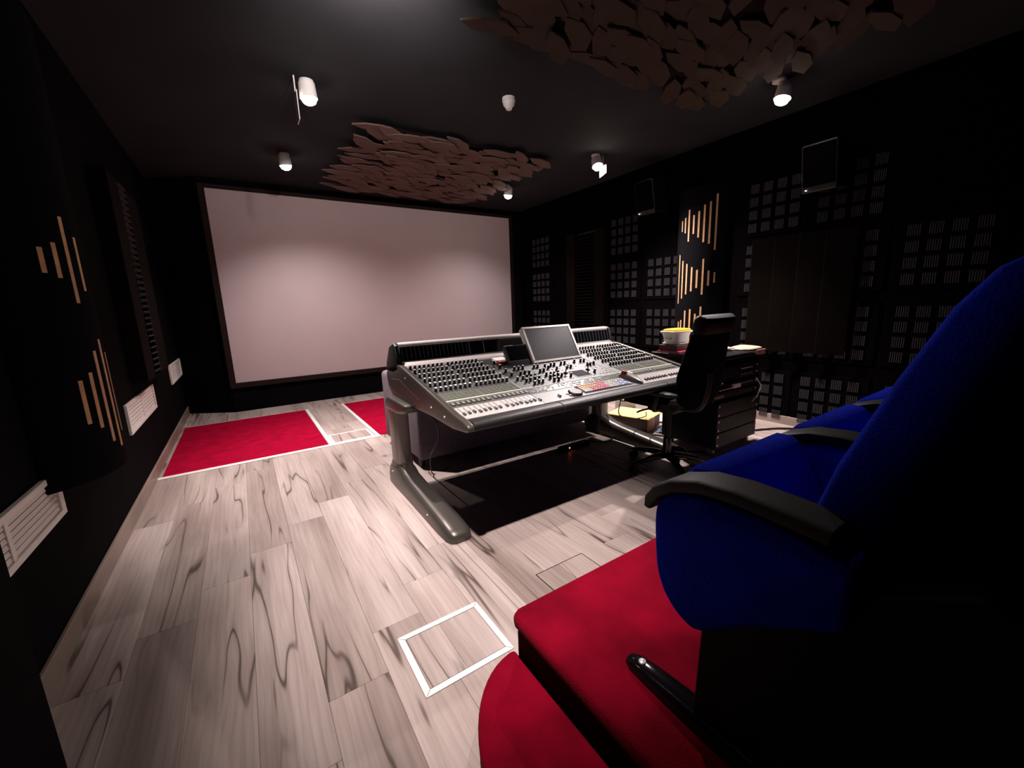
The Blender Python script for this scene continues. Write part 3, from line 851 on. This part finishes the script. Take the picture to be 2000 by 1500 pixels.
# coloured shortcut keyboard let into the front of the console
t = desk_thing('keyboard', 'keyboard with coloured shortcut keys on the front of the console', 'keyboard', (1.87, 1.795, pz(1.795)))
part('tray', onslope(box(-0.215, 0.205, -0.052, 0.052, 0, 0.004, 0.001, 1), 1.872, 1.796), M_con, t)
kc = {c: mat('key_'+c, v, 0.5) for c, v in dict(orange=(236, 92, 30), pink=(236, 120, 140), yellow=(252, 214, 96), grey=(206, 200, 200), blue=(150, 164, 206), white=(240, 236, 234), green=(206, 220, 150)).items()}
ksrc = {}
for r_ in range(5):
    for c in range(19):
        x = 1.872-0.2+0.0212*c; y = 1.756+0.0195*r_
        if r_ == 4: col = 'orange' if c < 11 else ('green' if c in (13, 14, 15, 16) else 'grey')
        elif c < 3: col = 'yellow' if r_ in (2, 3) else 'white'
        elif c < 10: col = 'pink' if not (r_ == 3 and c < 7) else 'yellow'
        elif c < 14: col = 'grey' if (c+r_) % 3 else 'white'
        else: col = 'blue' if (c+r_) % 3 else 'white'
        loc = (Vector((x, y, pz(y)+0.010)) - SIZED[t.name][0])*KS
        if col in ksrc: o = link_copy(ksrc[col], t, loc, (TH, 0, 0))
        else:
            o = srf_to_obj('key', box(-0.0092, 0.0092, -0.0082, 0.0082, 0, 0.006, 0.0015, 1), kc[col], t); ksrc[col] = o
            o.location = loc; o.rotation_euler = (TH, 0, 0)
# trackball mouse
t = desk_thing('trackball', 'silver trackball with a dark red ball beside the coloured keyboard', 'trackball', (2.13, 1.81, pz(1.81)+0.006))
rings = []
for (s_, hw, h) in ((-0.085, 0.006, 0.008), (-0.075, 0.018, 0.016), (-0.04, 0.032, 0.026), (0.0, 0.040, 0.034), (0.04, 0.044, 0.040), (0.07, 0.040, 0.034), (0.085, 0.026, 0.018)):
    rings.append([(hw*math.copysign(abs(math.cos(PI*i/12))**0.7, math.cos(PI*i/12)), s_, 0.0005+h*abs(math.sin(PI*i/12))**0.8) for i in range(13)])
part('body', onslope(xf(loft(rings), rz=0.18), 2.13, 1.805), M_alu, t, True)
b = bmesh.new(); bmesh.ops.create_uvsphere(b, u_segments=16, v_segments=10, radius=0.021)
part('ball', onslope(xf(b, (-0.03, 0.045, 0.034)), 2.13, 1.805), M_red, t, True)
part('button', onslope(xf(box(-0.012, 0.012, -0.02, 0.02, 0.028, 0.040, 0.004, 1), (0.016, 0.035, 0)), 2.13, 1.805), M_white2, t)

# ------------------------------------------------------------------ sofa behind the console
t = thing('sofa', 'mauve grey upholstered sofa standing behind the console, its back to it', 'sofa', (1.95, 3.45, 0))
part('back', box(1.06, 3.0, 2.996, 3.26, 0.075, 0.855, 0.022, 3), M_sofa, t, True)
part('arm', box(1.04, 1.24, 3.262, 3.86, 0.075, 0.72, 0.04, 3), M_sofa, t, True)
part('arm', box(2.80, 3.0, 3.262, 3.86, 0.075, 0.72, 0.04, 3), M_sofa, t, True)
part('seat_base', box(1.242, 2.798, 3.262, 3.83, 0.075, 0.27, 0.02, 2), M_sofa, t, True)
for k in range(2):
    part('seat_cushion', box(1.246+0.776*k, 2.018+0.776*k, 3.265, 3.86, 0.272, 0.42, 0.035, 3), M_sofa, t, True)
for (x, y) in ((1.10, 3.08), (2.94, 3.08), (1.10, 3.80), (2.94, 3.80)):
    part('leg', cyl((x, y, 0.0), (x, y, 0.078), 0.022, 0.03, 12), M_black, t, True)

# things on the floor under the console
t = thing('power_strip', 'black power strip with a tiny red light on the floor under the console', 'power strip', (2.35, 2.62, 0))
part('body', box(2.18, 2.52, 2.59, 2.65, 0.001, 0.045, 0.005, 1), M_black, t)
part('power_light', cyl((2.27, 2.588, 0.03), (2.27, 2.592, 0.03), 0.006, n=10), M_led, t)
tag(srf_to_obj('cable', tube([(2.52, 2.62, 0.03), (2.7, 2.55, 0.008), (2.95, 2.62, 0.007), (3.2, 2.38, 0.007), (3.3, 2.05, 0.007)], 0.006), M_cable, None, True), 'black cable on the floor between the power strip and the rack', 'cable')

# ------------------------------------------------------------------ cinema seats on the riser
def seat(x, label):
    t = thing('cinema_seat', label, 'cinema seat', (x+0.29, 0.45, RZ), 0, 'row of blue cinema seats')
    xa, xb = x-0.045, x+0.045
    # side standard: upholstered panel with rounded front and foot
    pr_ = [(0.20, 0.835), (0.30, 0.852), (0.42, 0.858), (0.52, 0.842), (0.578, 0.805), (0.596, 0.76), (0.592, 0.66), (0.582, 0.60), (0.556, 0.55), (0.51, 0.515), (0.46, 0.515), (0.36, 0.60), (0.20, 0.70)]
    pr_ = [(p.y, p.z) for p in smooth_path([(0, a, b_) for a, b_ in pr_], 4)]
    part('side_panel', prism(pr_, 'x', x-0.038, x+0.038, 0.014, 3, 0.9), M_blue, t, True)
    # armrest, curling down at the front
    rings = []
    path = [(0.235, 0.868), (0.30, 0.873), (0.40, 0.878), (0.48, 0.872), (0.545, 0.850), (0.588, 0.820), (0.610, 0.790), (0.615, 0.770)]
    for i, (y, z) in enumerate(path):
        a = path[max(i-1, 0)]; b_ = path[min(i+1, len(path)-1)]
        d = Vector((0, b_[0]-a[0], b_[1]-a[1])).normalized(); n_ = Vector((0, -d.z, d.y))
        h = 0.0165 if i < len(path)-1 else 0.010
        rings.append(sring((x, y, z), (1, 0, 0), n_, 0.048 if i < len(path)-2 else 0.044, h, 16, 5))
    part('armrest', loft(rings), M_arm, t, True)
    part('side_base', prism([(0.475, RZ+0.004), (0.465, 0.53), (0.36, 0.615), (0.22, 0.715), (0.16, 0.80), (0.06, 0.86), (-0.10, 0.78), (-0.22, 0.62), (-0.26, RZ+0.004)], 'x', x-0.026, x+0.026, 0.006, 1), M_base_b, t)
    # foot plate on the carpet
    fr = []
    for (y, hw, h) in ((0.30, 0.042, 0.045), (0.44, 0.042, 0.042), (0.60, 0.036, 0.030), (0.665, 0.030, 0.024), (0.69, 0.018, 0.014)):
        fr.append([(x+hw*math.copysign(abs(math.cos(PI*i/12))**0.6, math.cos(PI*i/12)), y, RZ+0.0008+h*abs(math.sin(PI*i/12))**0.7) for i in range(13)])
    part('foot', loft(fr), M_chrome, t, True)
    part('foot_bolt', xf(lathe([(0.0005, 0), (0.011, 0), (0.010, 0.005), (0.005, 0.008), (0.0005, 0.0085)], 12), (x, 0.645, RZ+0.025)), M_screw, t, True)
    # tipped-up seat cushion
    x0, x1 = x+0.05, x+0.500
    cu = [(0.30, 0.45), (0.40, 0.44), (0.52, 0.66), (0.575, 0.80), (0.578, 0.845), (0.555, 0.872), (0.515, 0.872), (0.48, 0.845), (0.40, 0.66), (0.30, 0.50)]
    part('seat_cushion', prism(cu, 'x', x0, x1, 0.018, 3, 0.9), M_blue, t, True)
    part('seat_pan', prism([(0.50, 0.585), (0.586, 0.79), (0.594, 0.79), (0.512, 0.585)], 'x', x0+0.03, x1-0.03), M_black, t)
    # backrest
    rings = []
    for (z, yc, th, hw) in ((0.52, 0.285, 0.045, 0.215), (0.62, 0.275, 0.055, 0.226), (0.78, 0.24, 0.058, 0.231), (0.95, 0.195, 0.056, 0.231), (1.12, 0.135, 0.052, 0.224), (1.24, 0.088, 0.048, 0.212), (1.30, 0.062, 0.036, 0.200), (1.325, 0.052, 0.015, 0.170)):
        rings.append(sring(((x0+x1)/2-0.008, yc+0.028, z), (1, 0, 0), (0, 0.94, 0.33), hw, th, 32, 6.0))
    part('backrest', loft(rings), M_blue, t, True)
    return t
seat(0.835, 'blue cinema seat nearest the camera at the left end of the row')
seat(1.385, 'second blue cinema seat from the left end of the row')
seat(1.935, 'third blue cinema seat from the left end of the row')
seat(2.485, 'fourth blue cinema seat, farthest right of the row')

# ------------------------------------------------------------------ office chair
ch = thing('office_chair', 'black high-backed office chair turned to the console', 'office chair', (2.62, 1.86, 0), 0.04)
def cp(name, bm, material, smooth=True): return part(name, bm, material, ch, smooth, world=False)
rings = []
for (z, y, hw, th) in ((0.55, -0.225, 0.18, 0.030), (0.59, -0.228, 0.235, 0.042), (0.67, -0.234, 0.262, 0.048), (0.77, -0.244, 0.264, 0.050), (0.89, -0.266, 0.240, 0.046), (0.99, -0.286, 0.222, 0.042), (1.05, -0.300, 0.215, 0.040)):
    rings.append(sring((0, y, z), (1, 0, 0), (0, 1, 0.25), hw, th, 28, 3.5))
cp('backrest', loft(rings), M_mesh_b)
rings = []
for (z, y, hw, th) in ((1.055, -0.302, 0.208, 0.038), (1.10, -0.312, 0.214, 0.050), (1.14, -0.322, 0.214, 0.052), (1.162, -0.328, 0.205, 0.042), (1.172, -0.331, 0.190, 0.015)):
    rings.append(sring((0, y, z), (1, 0, 0), (0, 1, 0.25), hw, th, 28, 3.5))
cp('headrest', loft(rings), M_leather)
cp('seat_cushion', loft([sring((0, 0.05, z), (1, 0, 0), (0, 1, 0), hw, hl, 28, 4) for (z, hw, hl) in ((0.518, 0.20, 0.20), (0.528, 0.245, 0.245), (0.562, 0.255, 0.255), (0.588, 0.24, 0.24), (0.597, 0.18, 0.18))]), M_leather)
cp('back_spine', tube([(0, -0.05, 0.50), (0, -0.22, 0.505), (0, -0.285, 0.62), (0, -0.30, 0.78)], 0.022, 10), M_black)
for s in (-1, 1):
    cp('arm_support', tube([(s*0.20, -0.06, 0.512), (s*0.285, -0.07, 0.525), (s*0.30, -0.09, 0.58), (s*0.29, -0.10, 0.632)], 0.016, 10), M_black)
    rr = []
    for (y, hw, h) in ((-0.15, 0.018, 0.008), (-0.13, 0.034, 0.014), (0.0, 0.044, 0.017), (0.12, 0.036, 0.015), (0.14, 0.018, 0.008)):
        rr.append(sring((s*0.29, y-0.10, 0.648), (1, 0, 0), (0, 0, 1), hw, h, 16, 3))
    cp('arm_pad', loft(rr), M_black)
cp('tilt_housing', box(-0.10, 0.10, -0.10, 0.12, 0.455, 0.516, 0.012, 2), M_black)
cp('height_lever', tube([(-0.08, 0.06, 0.485), (-0.22, 0.08, 0.48), (-0.27, 0.08, 0.475)], 0.007, 8), M_black)
cp('gas_column', cyl((0, 0, 0.10), (0, 0, 0.456), 0.024, 0.024, 16), M_black)
cp('column_cover', cyl((0, 0, 0.10), (0, 0, 0.24), 0.036, 0.030, 16), M_blackg)
for k in range(5):
    a = 2*PI*k/5 + 0.35
    d = Vector((math.cos(a), math.sin(a), 0)); n_ = Vector((-d.y, d.x, 0))
    rr = []
    for (r_, z, hw, h) in ((0.025, 0.105, 0.030, 0.024), (0.12, 0.103, 0.024, 0.021), (0.24, 0.086, 0.019, 0.015), (0.30, 0.076, 0.017, 0.011), (0.318, 0.070, 0.012, 0.006)):
        rr.append(sring(d*r_ + Vector((0, 0, z)), n_, (0, 0, 1), hw, h, 12, 3))
    ba = cp('base_arm', loft(rr), M_blackg)
    c = d*0.302
    w_ = cyl(c + n_*0.012 + Vector((0, 0, 0.029)), c + n_*0.028 + Vector((0, 0, 0.029)), 0.028, n=16)
    merge(w_, cyl(c - n_*0.028 + Vector((0, 0, 0.029)), c - n_*0.012 + Vector((0, 0, 0.029)), 0.028, n=16))
    merge(w_, cyl(c + Vector((0, 0, 0.03)), c + Vector((0, 0, 0.070)), 0.008, n=8))
    merge(w_, cyl(c - n_*0.013 + Vector((0, 0, 0.03)), c + n_*0.013 + Vector((0, 0, 0.03)), 0.006, n=8))
    part('caster', w_, M_black, ba, True, world=False)

# ------------------------------------------------------------------ equipment rack with desk top
rk = thing('equipment_rack', 'black equipment rack with screwed blank panels beside the office chair', 'rack', (3.36, 2.0, 0))
part('lower_case', box(3.06, 3.70, 1.74, 2.24, 0.075, 0.465, 0.008, 1), M_rack, rk)
part('upper_case_side', box(3.00, 3.022, 1.74, 2.24, 0.467, 0.80, 0.004, 1), M_rack, rk)
part('upper_case_side', box(3.668, 3.69, 1.74, 2.24, 0.467, 0.80, 0.004, 1), M_rack, rk)
part('upper_case_back', box(3.022, 3.668, 2.21, 2.24, 0.467, 0.80), M_rack, rk)
part('desk_top', box(2.98, 3.76, 1.71, 2.32, 0.80, 0.835, 0.008, 2), M_rack, rk)
for k in range(3):
    z0 = 0.085+0.125*k
    part('blank_panel', box(3.06, 3.68, 1.728, 1.739, z0, z0+0.119, 0.003, 1), M_rack, rk)
    for x in (3.078, 3.662):
        for zz in (z0+0.025, z0+0.095):
            part('rack_screw', cyl((x, 1.722, zz), (x, 1.728, zz), 0.0085, n=10), M_screw, rk)
def unit(z0, h, kind):
    u = part('rack_unit', box(3.025, 3.665, 1.745, 2.20, z0, z0+h, 0.003, 1), M_rack, rk)
    for x in (3.038, 3.652):
        for zz in ((z0+h*0.25, z0+h*0.75) if h > 0.06 else (z0+h*0.5,)):
            part('rack_screw', cyl((x, 1.739, zz), (x, 1.745, zz), 0.008, n=10), M_screw, u)
    if kind == 0:
        part('display_window', box(3.14, 3.36, 1.741, 1.745, z0+0.02, z0+h-0.015), M_lcd, u)
        part('light_bar', box(3.40, 3.57, 1.738, 1.745, z0+h*0.62, z0+h*0.62+0.008), M_screw, u)
        for k in range(4):
            part('control_knob', cyl((3.41+0.05*k, 1.733, z0+0.028), (3.41+0.05*k, 1.745, z0+0.028), 0.011, n=12), M_div, u)
        for zz in (0.03, 0.06):
            part('light_bar', box(3.06, 3.11, 1.740, 1.745, z0+zz, z0+zz+0.008), M_screw, u)
    if kind == 1:
        part('handle_bar', box(3.06, 3.32, 1.728, 1.745, z0+0.012, z0+0.020, 0.003, 1), M_screw, u)
        part('label_card', box(3.27, 3.38, 1.726, 1.745, z0+0.008, z0+0.042, 0.001, 1), M_paper, u)
        part('light_bar', box(3.42, 3.60, 1.740, 1.745, z0+0.03, z0+0.034), M_screw, u)
    if kind == 2:
        part('lit_display', box(3.06, 3.16, 1.741, 1.745, z0+0.012, z0+0.036), mat('amber_display', (120, 112, 60), 0.4), u)
        for r_ in range(3):
            for k in range(4):
                part('key_row', box(3.38+0.058*k, 3.425+0.058*k, 1.741, 1.745, z0+0.008+0.013*r_, z0+0.013+0.013*r_), M_div, u)
unit(0.625, 0.115, 0); unit(0.545, 0.055, 1); unit(0.480, 0.052, 2)
for (x, y) in ((3.11, 1.80), (3.64, 1.80), (3.11, 2.18), (3.64, 2.18)):
    b = cyl((x-0.016, y, 0.033), (x+0.016, y, 0.033), 0.032, n=18, bv=0.004); merge(b, cyl((x, y, 0.03), (x, y, 0.076), 0.012, n=10))
    part('caster', b, M_alu, rk, True)
# a loose white-tipped lead hanging from the rack
tag(srf_to_obj('patch_lead', tube([(3.63, 1.733, 0.60), (3.66, 1.705, 0.53), (3.63, 1.708, 0.46), (3.56, 1.715, 0.405)], 0.005), M_white2, None, True), 'short white lead hanging down the front of the black rack', 'cable')

# on the desk top
DZ = 0.836
t = thing('magazine', 'pink-red magazine at the bottom of the stack under the white tub', 'magazine', (3.13, 2.17, DZ))
part('cover', xf(box(-0.13, 0.15, -0.10, 0.10, 0, 0.014, 0.001, 1), (3.13, 2.17, DZ), rz=0.1), M_pink, t)
t = thing('book', 'thick dark red book on the pink-red magazine under the white tub', 'book', (3.14, 2.18, DZ+0.015))
part('cover', xf(prism([(-0.09, 0), (0.09, 0), (0.09, 0.004), (-0.082, 0.004), (-0.082, 0.044), (0.09, 0.044), (0.09, 0.048), (-0.09, 0.048)], 'x', -0.13, 0.14), (3.14, 2.18, DZ+0.015), rz=0.06), M_dkred, t)
part('page_block', xf(box(-0.126, 0.136, -0.080, 0.086, 0.0045, 0.0435), (3.14, 2.18, DZ+0.015), rz=0.06), M_dkred, t)
t = thing('plastic_tub', 'white plastic tub with a yellow lid on the dark red book', 'tub', (3.15, 2.19, DZ+0.064))
z0 = DZ+0.064
tub = [sring((3.15, 2.19, z0+z), (1, 0, 0), (0, 1, 0), a*1.18, a*0.85, 28, 4) for z, a in ((0.0, 0.088), (0.004, 0.094), (0.012, 0.094), (0.014, 0.082), (0.060, 0.090), (0.095, 0.100), (0.098, 0.112), (0.112, 0.114))]
part('tub_body', loft(tub), M_white2, t, True)
part('lid', loft([sring((3.16, 2.19, z0+z), (1, 0, 0), (0, 1, 0), a*1.15, a*0.85, 28, 4) for z, a in ((0.1125, 0.098), (0.126, 0.096), (0.130, 0.085))]), M_yel2, t, True)
part('grip', box(3.025, 3.055, 2.16, 2.22, z0+0.045, z0+0.060, 0.004, 1), M_white2, t)
t = thing('paper_stack', 'pile of white papers on the rack desk top right of the office chair', 'papers', (3.40, 1.95, DZ))
for k, (dx, dy, rz) in enumerate(((0, 0, 0.05), (0.015, 0.01, 0.2), (-0.01, 0.005, -0.08))):
    part('sheet_bundle', xf(box(-0.16, 0.16, -0.11, 0.11, 0, 0.008, 0.001, 1), (3.34+dx, 1.97+dy, DZ+0.0085*k), rz=rz), M_paper, t)
t = thing('notepad', 'small white notepad lying on top of the paper pile', 'notepad', (3.50, 2.10, DZ+0.027))
part('pages', xf(box(-0.10, 0.10, -0.07, 0.07, 0, 0.014, 0.001, 1), (3.45, 2.03, DZ+0.027), rz=-0.25), M_paper, t)
part('card_back', xf(box(-0.102, 0.102, -0.072, 0.072, -0.0018, -0.0002), (3.45, 2.03, DZ+0.027), rz=-0.25), M_pouch, t)
t = thing('cloth_pouch', 'beige cloth pouch hanging over the front edge of the rack desk top', 'pouch', (3.63, 1.85, DZ))
rr = []
for (x, hw, h) in ((3.50, 0.02, 0.004), (3.52, 0.075, 0.009), (3.58, 0.095, 0.013), (3.66, 0.092, 0.016), (3.72, 0.080, 0.012), (3.752, 0.05, 0.006)):
    rr.append(sring((x, 1.83+0.15*(3.63-x)*0.3, DZ+0.001+h), (0, 1, 0.02), (0, 0, 1), hw, h, 18, 2.6))
part('cloth', loft(rr), M_pouch, t, True)
part('flap', xf(box(-0.07, 0.07, -0.003, 0.003, -0.035, 0.006, 0.002, 1), (3.60, 1.696, DZ+0.006)), M_pouch, t)
t = thing('desk_gadget', 'small black rounded gadget at the back of the rack desk top', 'gadget', (3.46, 2.24, DZ))
part('case', xf(lathe([(0.0005, 0), (0.05, 0), (0.052, 0.02), (0.042, 0.05), (0.02, 0.068), (0.0005, 0.07)], 20), (3.46, 2.24, DZ)), M_black, t, True)
part('cap', xf(lathe([(0.0005, 0.0705), (0.012, 0.0705), (0.010, 0.08), (0.0005, 0.082)], 12), (3.46, 2.24, DZ)), M_screw, t, True)

# ------------------------------------------------------------------ boxes and papers on the floor right of the console
t = thing('wooden_box', 'open-ended wooden box on the floor under the yellow folder', 'box', (3.30, 2.74, 0))
def wb(bm): return xf(bm, (3.30, 2.76, 0), rz=0.30)
part('side_board', wb(box(-0.16, -0.145, -0.21, 0.21, 0.001, 0.125, 0.002, 1)), M_dkwood, t)
part('end_board', wb(box(-0.16, 0.0, -0.225, -0.211, 0.001, 0.125, 0.002, 1)), M_wood, t)
part('end_board', wb(box(0.001, 0.16, -0.218, -0.206, 0.001, 0.120, 0.002, 1)), M_dkwood, t)
part('side_board', wb(box(0.145, 0.16, -0.205, 0.21, 0.001, 0.125, 0.002, 1)), M_dkwood, t)
part('end_board', wb(box(-0.144, 0.144, 0.196, 0.21, 0.001, 0.125, 0.002, 1)), M_dkwood, t)
part('bottom_board', wb(box(-0.144, 0.144, -0.204, 0.195, 0.001, 0.010)), M_dkwood, t)
t = thing('yellow_folder', 'pale yellow card folder lying on the wooden box', 'folder', (3.30, 2.76, 0.127))
part('cover', wb(xf(box(-0.165, 0.17, -0.225, 0.215, 0, 0.004, 0.001, 1), (0, 0, 0.127))), M_yellow, t)
part('cover', wb(xf(box(-0.160, 0.17, -0.22, 0.212, 0, 0.003, 0.001, 1), (0.004, 0.003, 0.1325), rz=0.03)), M_yellow, t)
t = thing('file_box', 'white file box with a dark open end behind the yellow folder', 'box', (3.72, 3.02, 0))
def fb(bm): return xf(bm, (3.76, 3.06, 0), rz=0.12)
part('box_body', fb(box(-0.28, 0.24, -0.13, 0.14, 0.001, 0.185, 0.003, 1)), M_paper, t)
part('dark_end', fb(box(0.06, 0.225, -0.134, -0.1305, 0.08, 0.178)), M_dkwood, t)
part('lid', fb(box(-0.285, 0.245, -0.135, 0.145, 0.186, 0.20, 0.003, 1)), M_paper, t)
def crumple(name, label, x, y, w_, l_, h, material, seed, rz):
    rnd = random.Random(seed); b = bmesh.new(); n = 9; vs = []
    for i in range(n):
        r = []
        for j in range(n):
            r.append(b.verts.new(((i/(n-1)-0.5)*w_, (j/(n-1)-0.5)*l_, 0.004 + h*rnd.random()*(0.4+0.6*math.sin(PI*i/(n-1))))))
        vs.append(r)
    for i in range(n-1):
        for j in range(n-1): b.faces.new((vs[i][j], vs[i+1][j], vs[i+1][j+1], vs[i][j+1]))
    g = bmesh.ops.extrude_face_region(b, geom=list(b.faces))
    for v in [e for e in g['geom'] if isinstance(e, bmesh.types.BMVert)]: v.co.z -= 0.003
    bmesh.ops.recalc_face_normals(b, faces=b.faces)
    xf(b, (x, y, 0), rz=rz)
    return tag(srf_to_obj(name, b, material, None), label, 'paper' if 'paper' in label else 'cloth')
crumple('crumpled_paper', 'crumpled white paper sheet on the floor right of the wooden box', 3.70, 2.62, 0.24, 0.34, 0.06, M_paper, 2, 0.4)
crumple('cleaning_cloth', 'small blue-grey cloth on the floor in front of the wooden box', 3.36, 2.42, 0.16, 0.12, 0.04, mat('blue_grey_cloth', (120, 128, 160), 0.9, vary=0.3, vscale=30), 5, 0.2)
def cable(pts, r, label): return tag(srf_to_obj('cable', tube(pts, r), M_cable, None, True), label, 'cable')
cable([(2.46, 2.15, 0.70), (2.48, 2.16, 0.62), (2.52, 2.25, 0.45), (2.62, 2.34, 0.32), (2.86, 2.42, 0.22), (3.08, 2.46, 0.19), (3.30, 2.60, 0.142), (3.40, 2.68, 0.142)], 0.0045, 'thin black cable hanging from the console over the yellow folder')
cable([(2.40, 2.18, 0.70), (2.42, 2.20, 0.58), (2.55, 2.26, 0.47), (2.80, 2.30, 0.44), (2.96, 2.38, 0.42)], 0.0045, 'thin black cable looping from the console towards the rack')
cable([(3.05, 2.35, 0.008), (3.10, 2.15, 0.008), (2.98, 2.0, 0.008), (3.12, 1.86, 0.008), (3.02, 1.68, 0.008), (3.10, 1.55, 0.008)], 0.008, 'black cable on the bright floor between the office chair and the rack')
cable([(3.72, 1.95, 0.009), (3.95, 1.92, 0.009), (4.25, 1.78, 0.009), (4.42, 1.60, 0.009)], 0.009, 'black cable along the floor from the rack to the right skirting')
cable([(0.93, 2.60, 0.69), (0.98, 2.45, 0.56), (1.02, 2.5, 0.40), (1.05, 2.75, 0.20), (1.10, 2.85, 0.008), (1.25, 2.9, 0.008)], 0.005, 'thin dark cable drooping under the left end of the console')
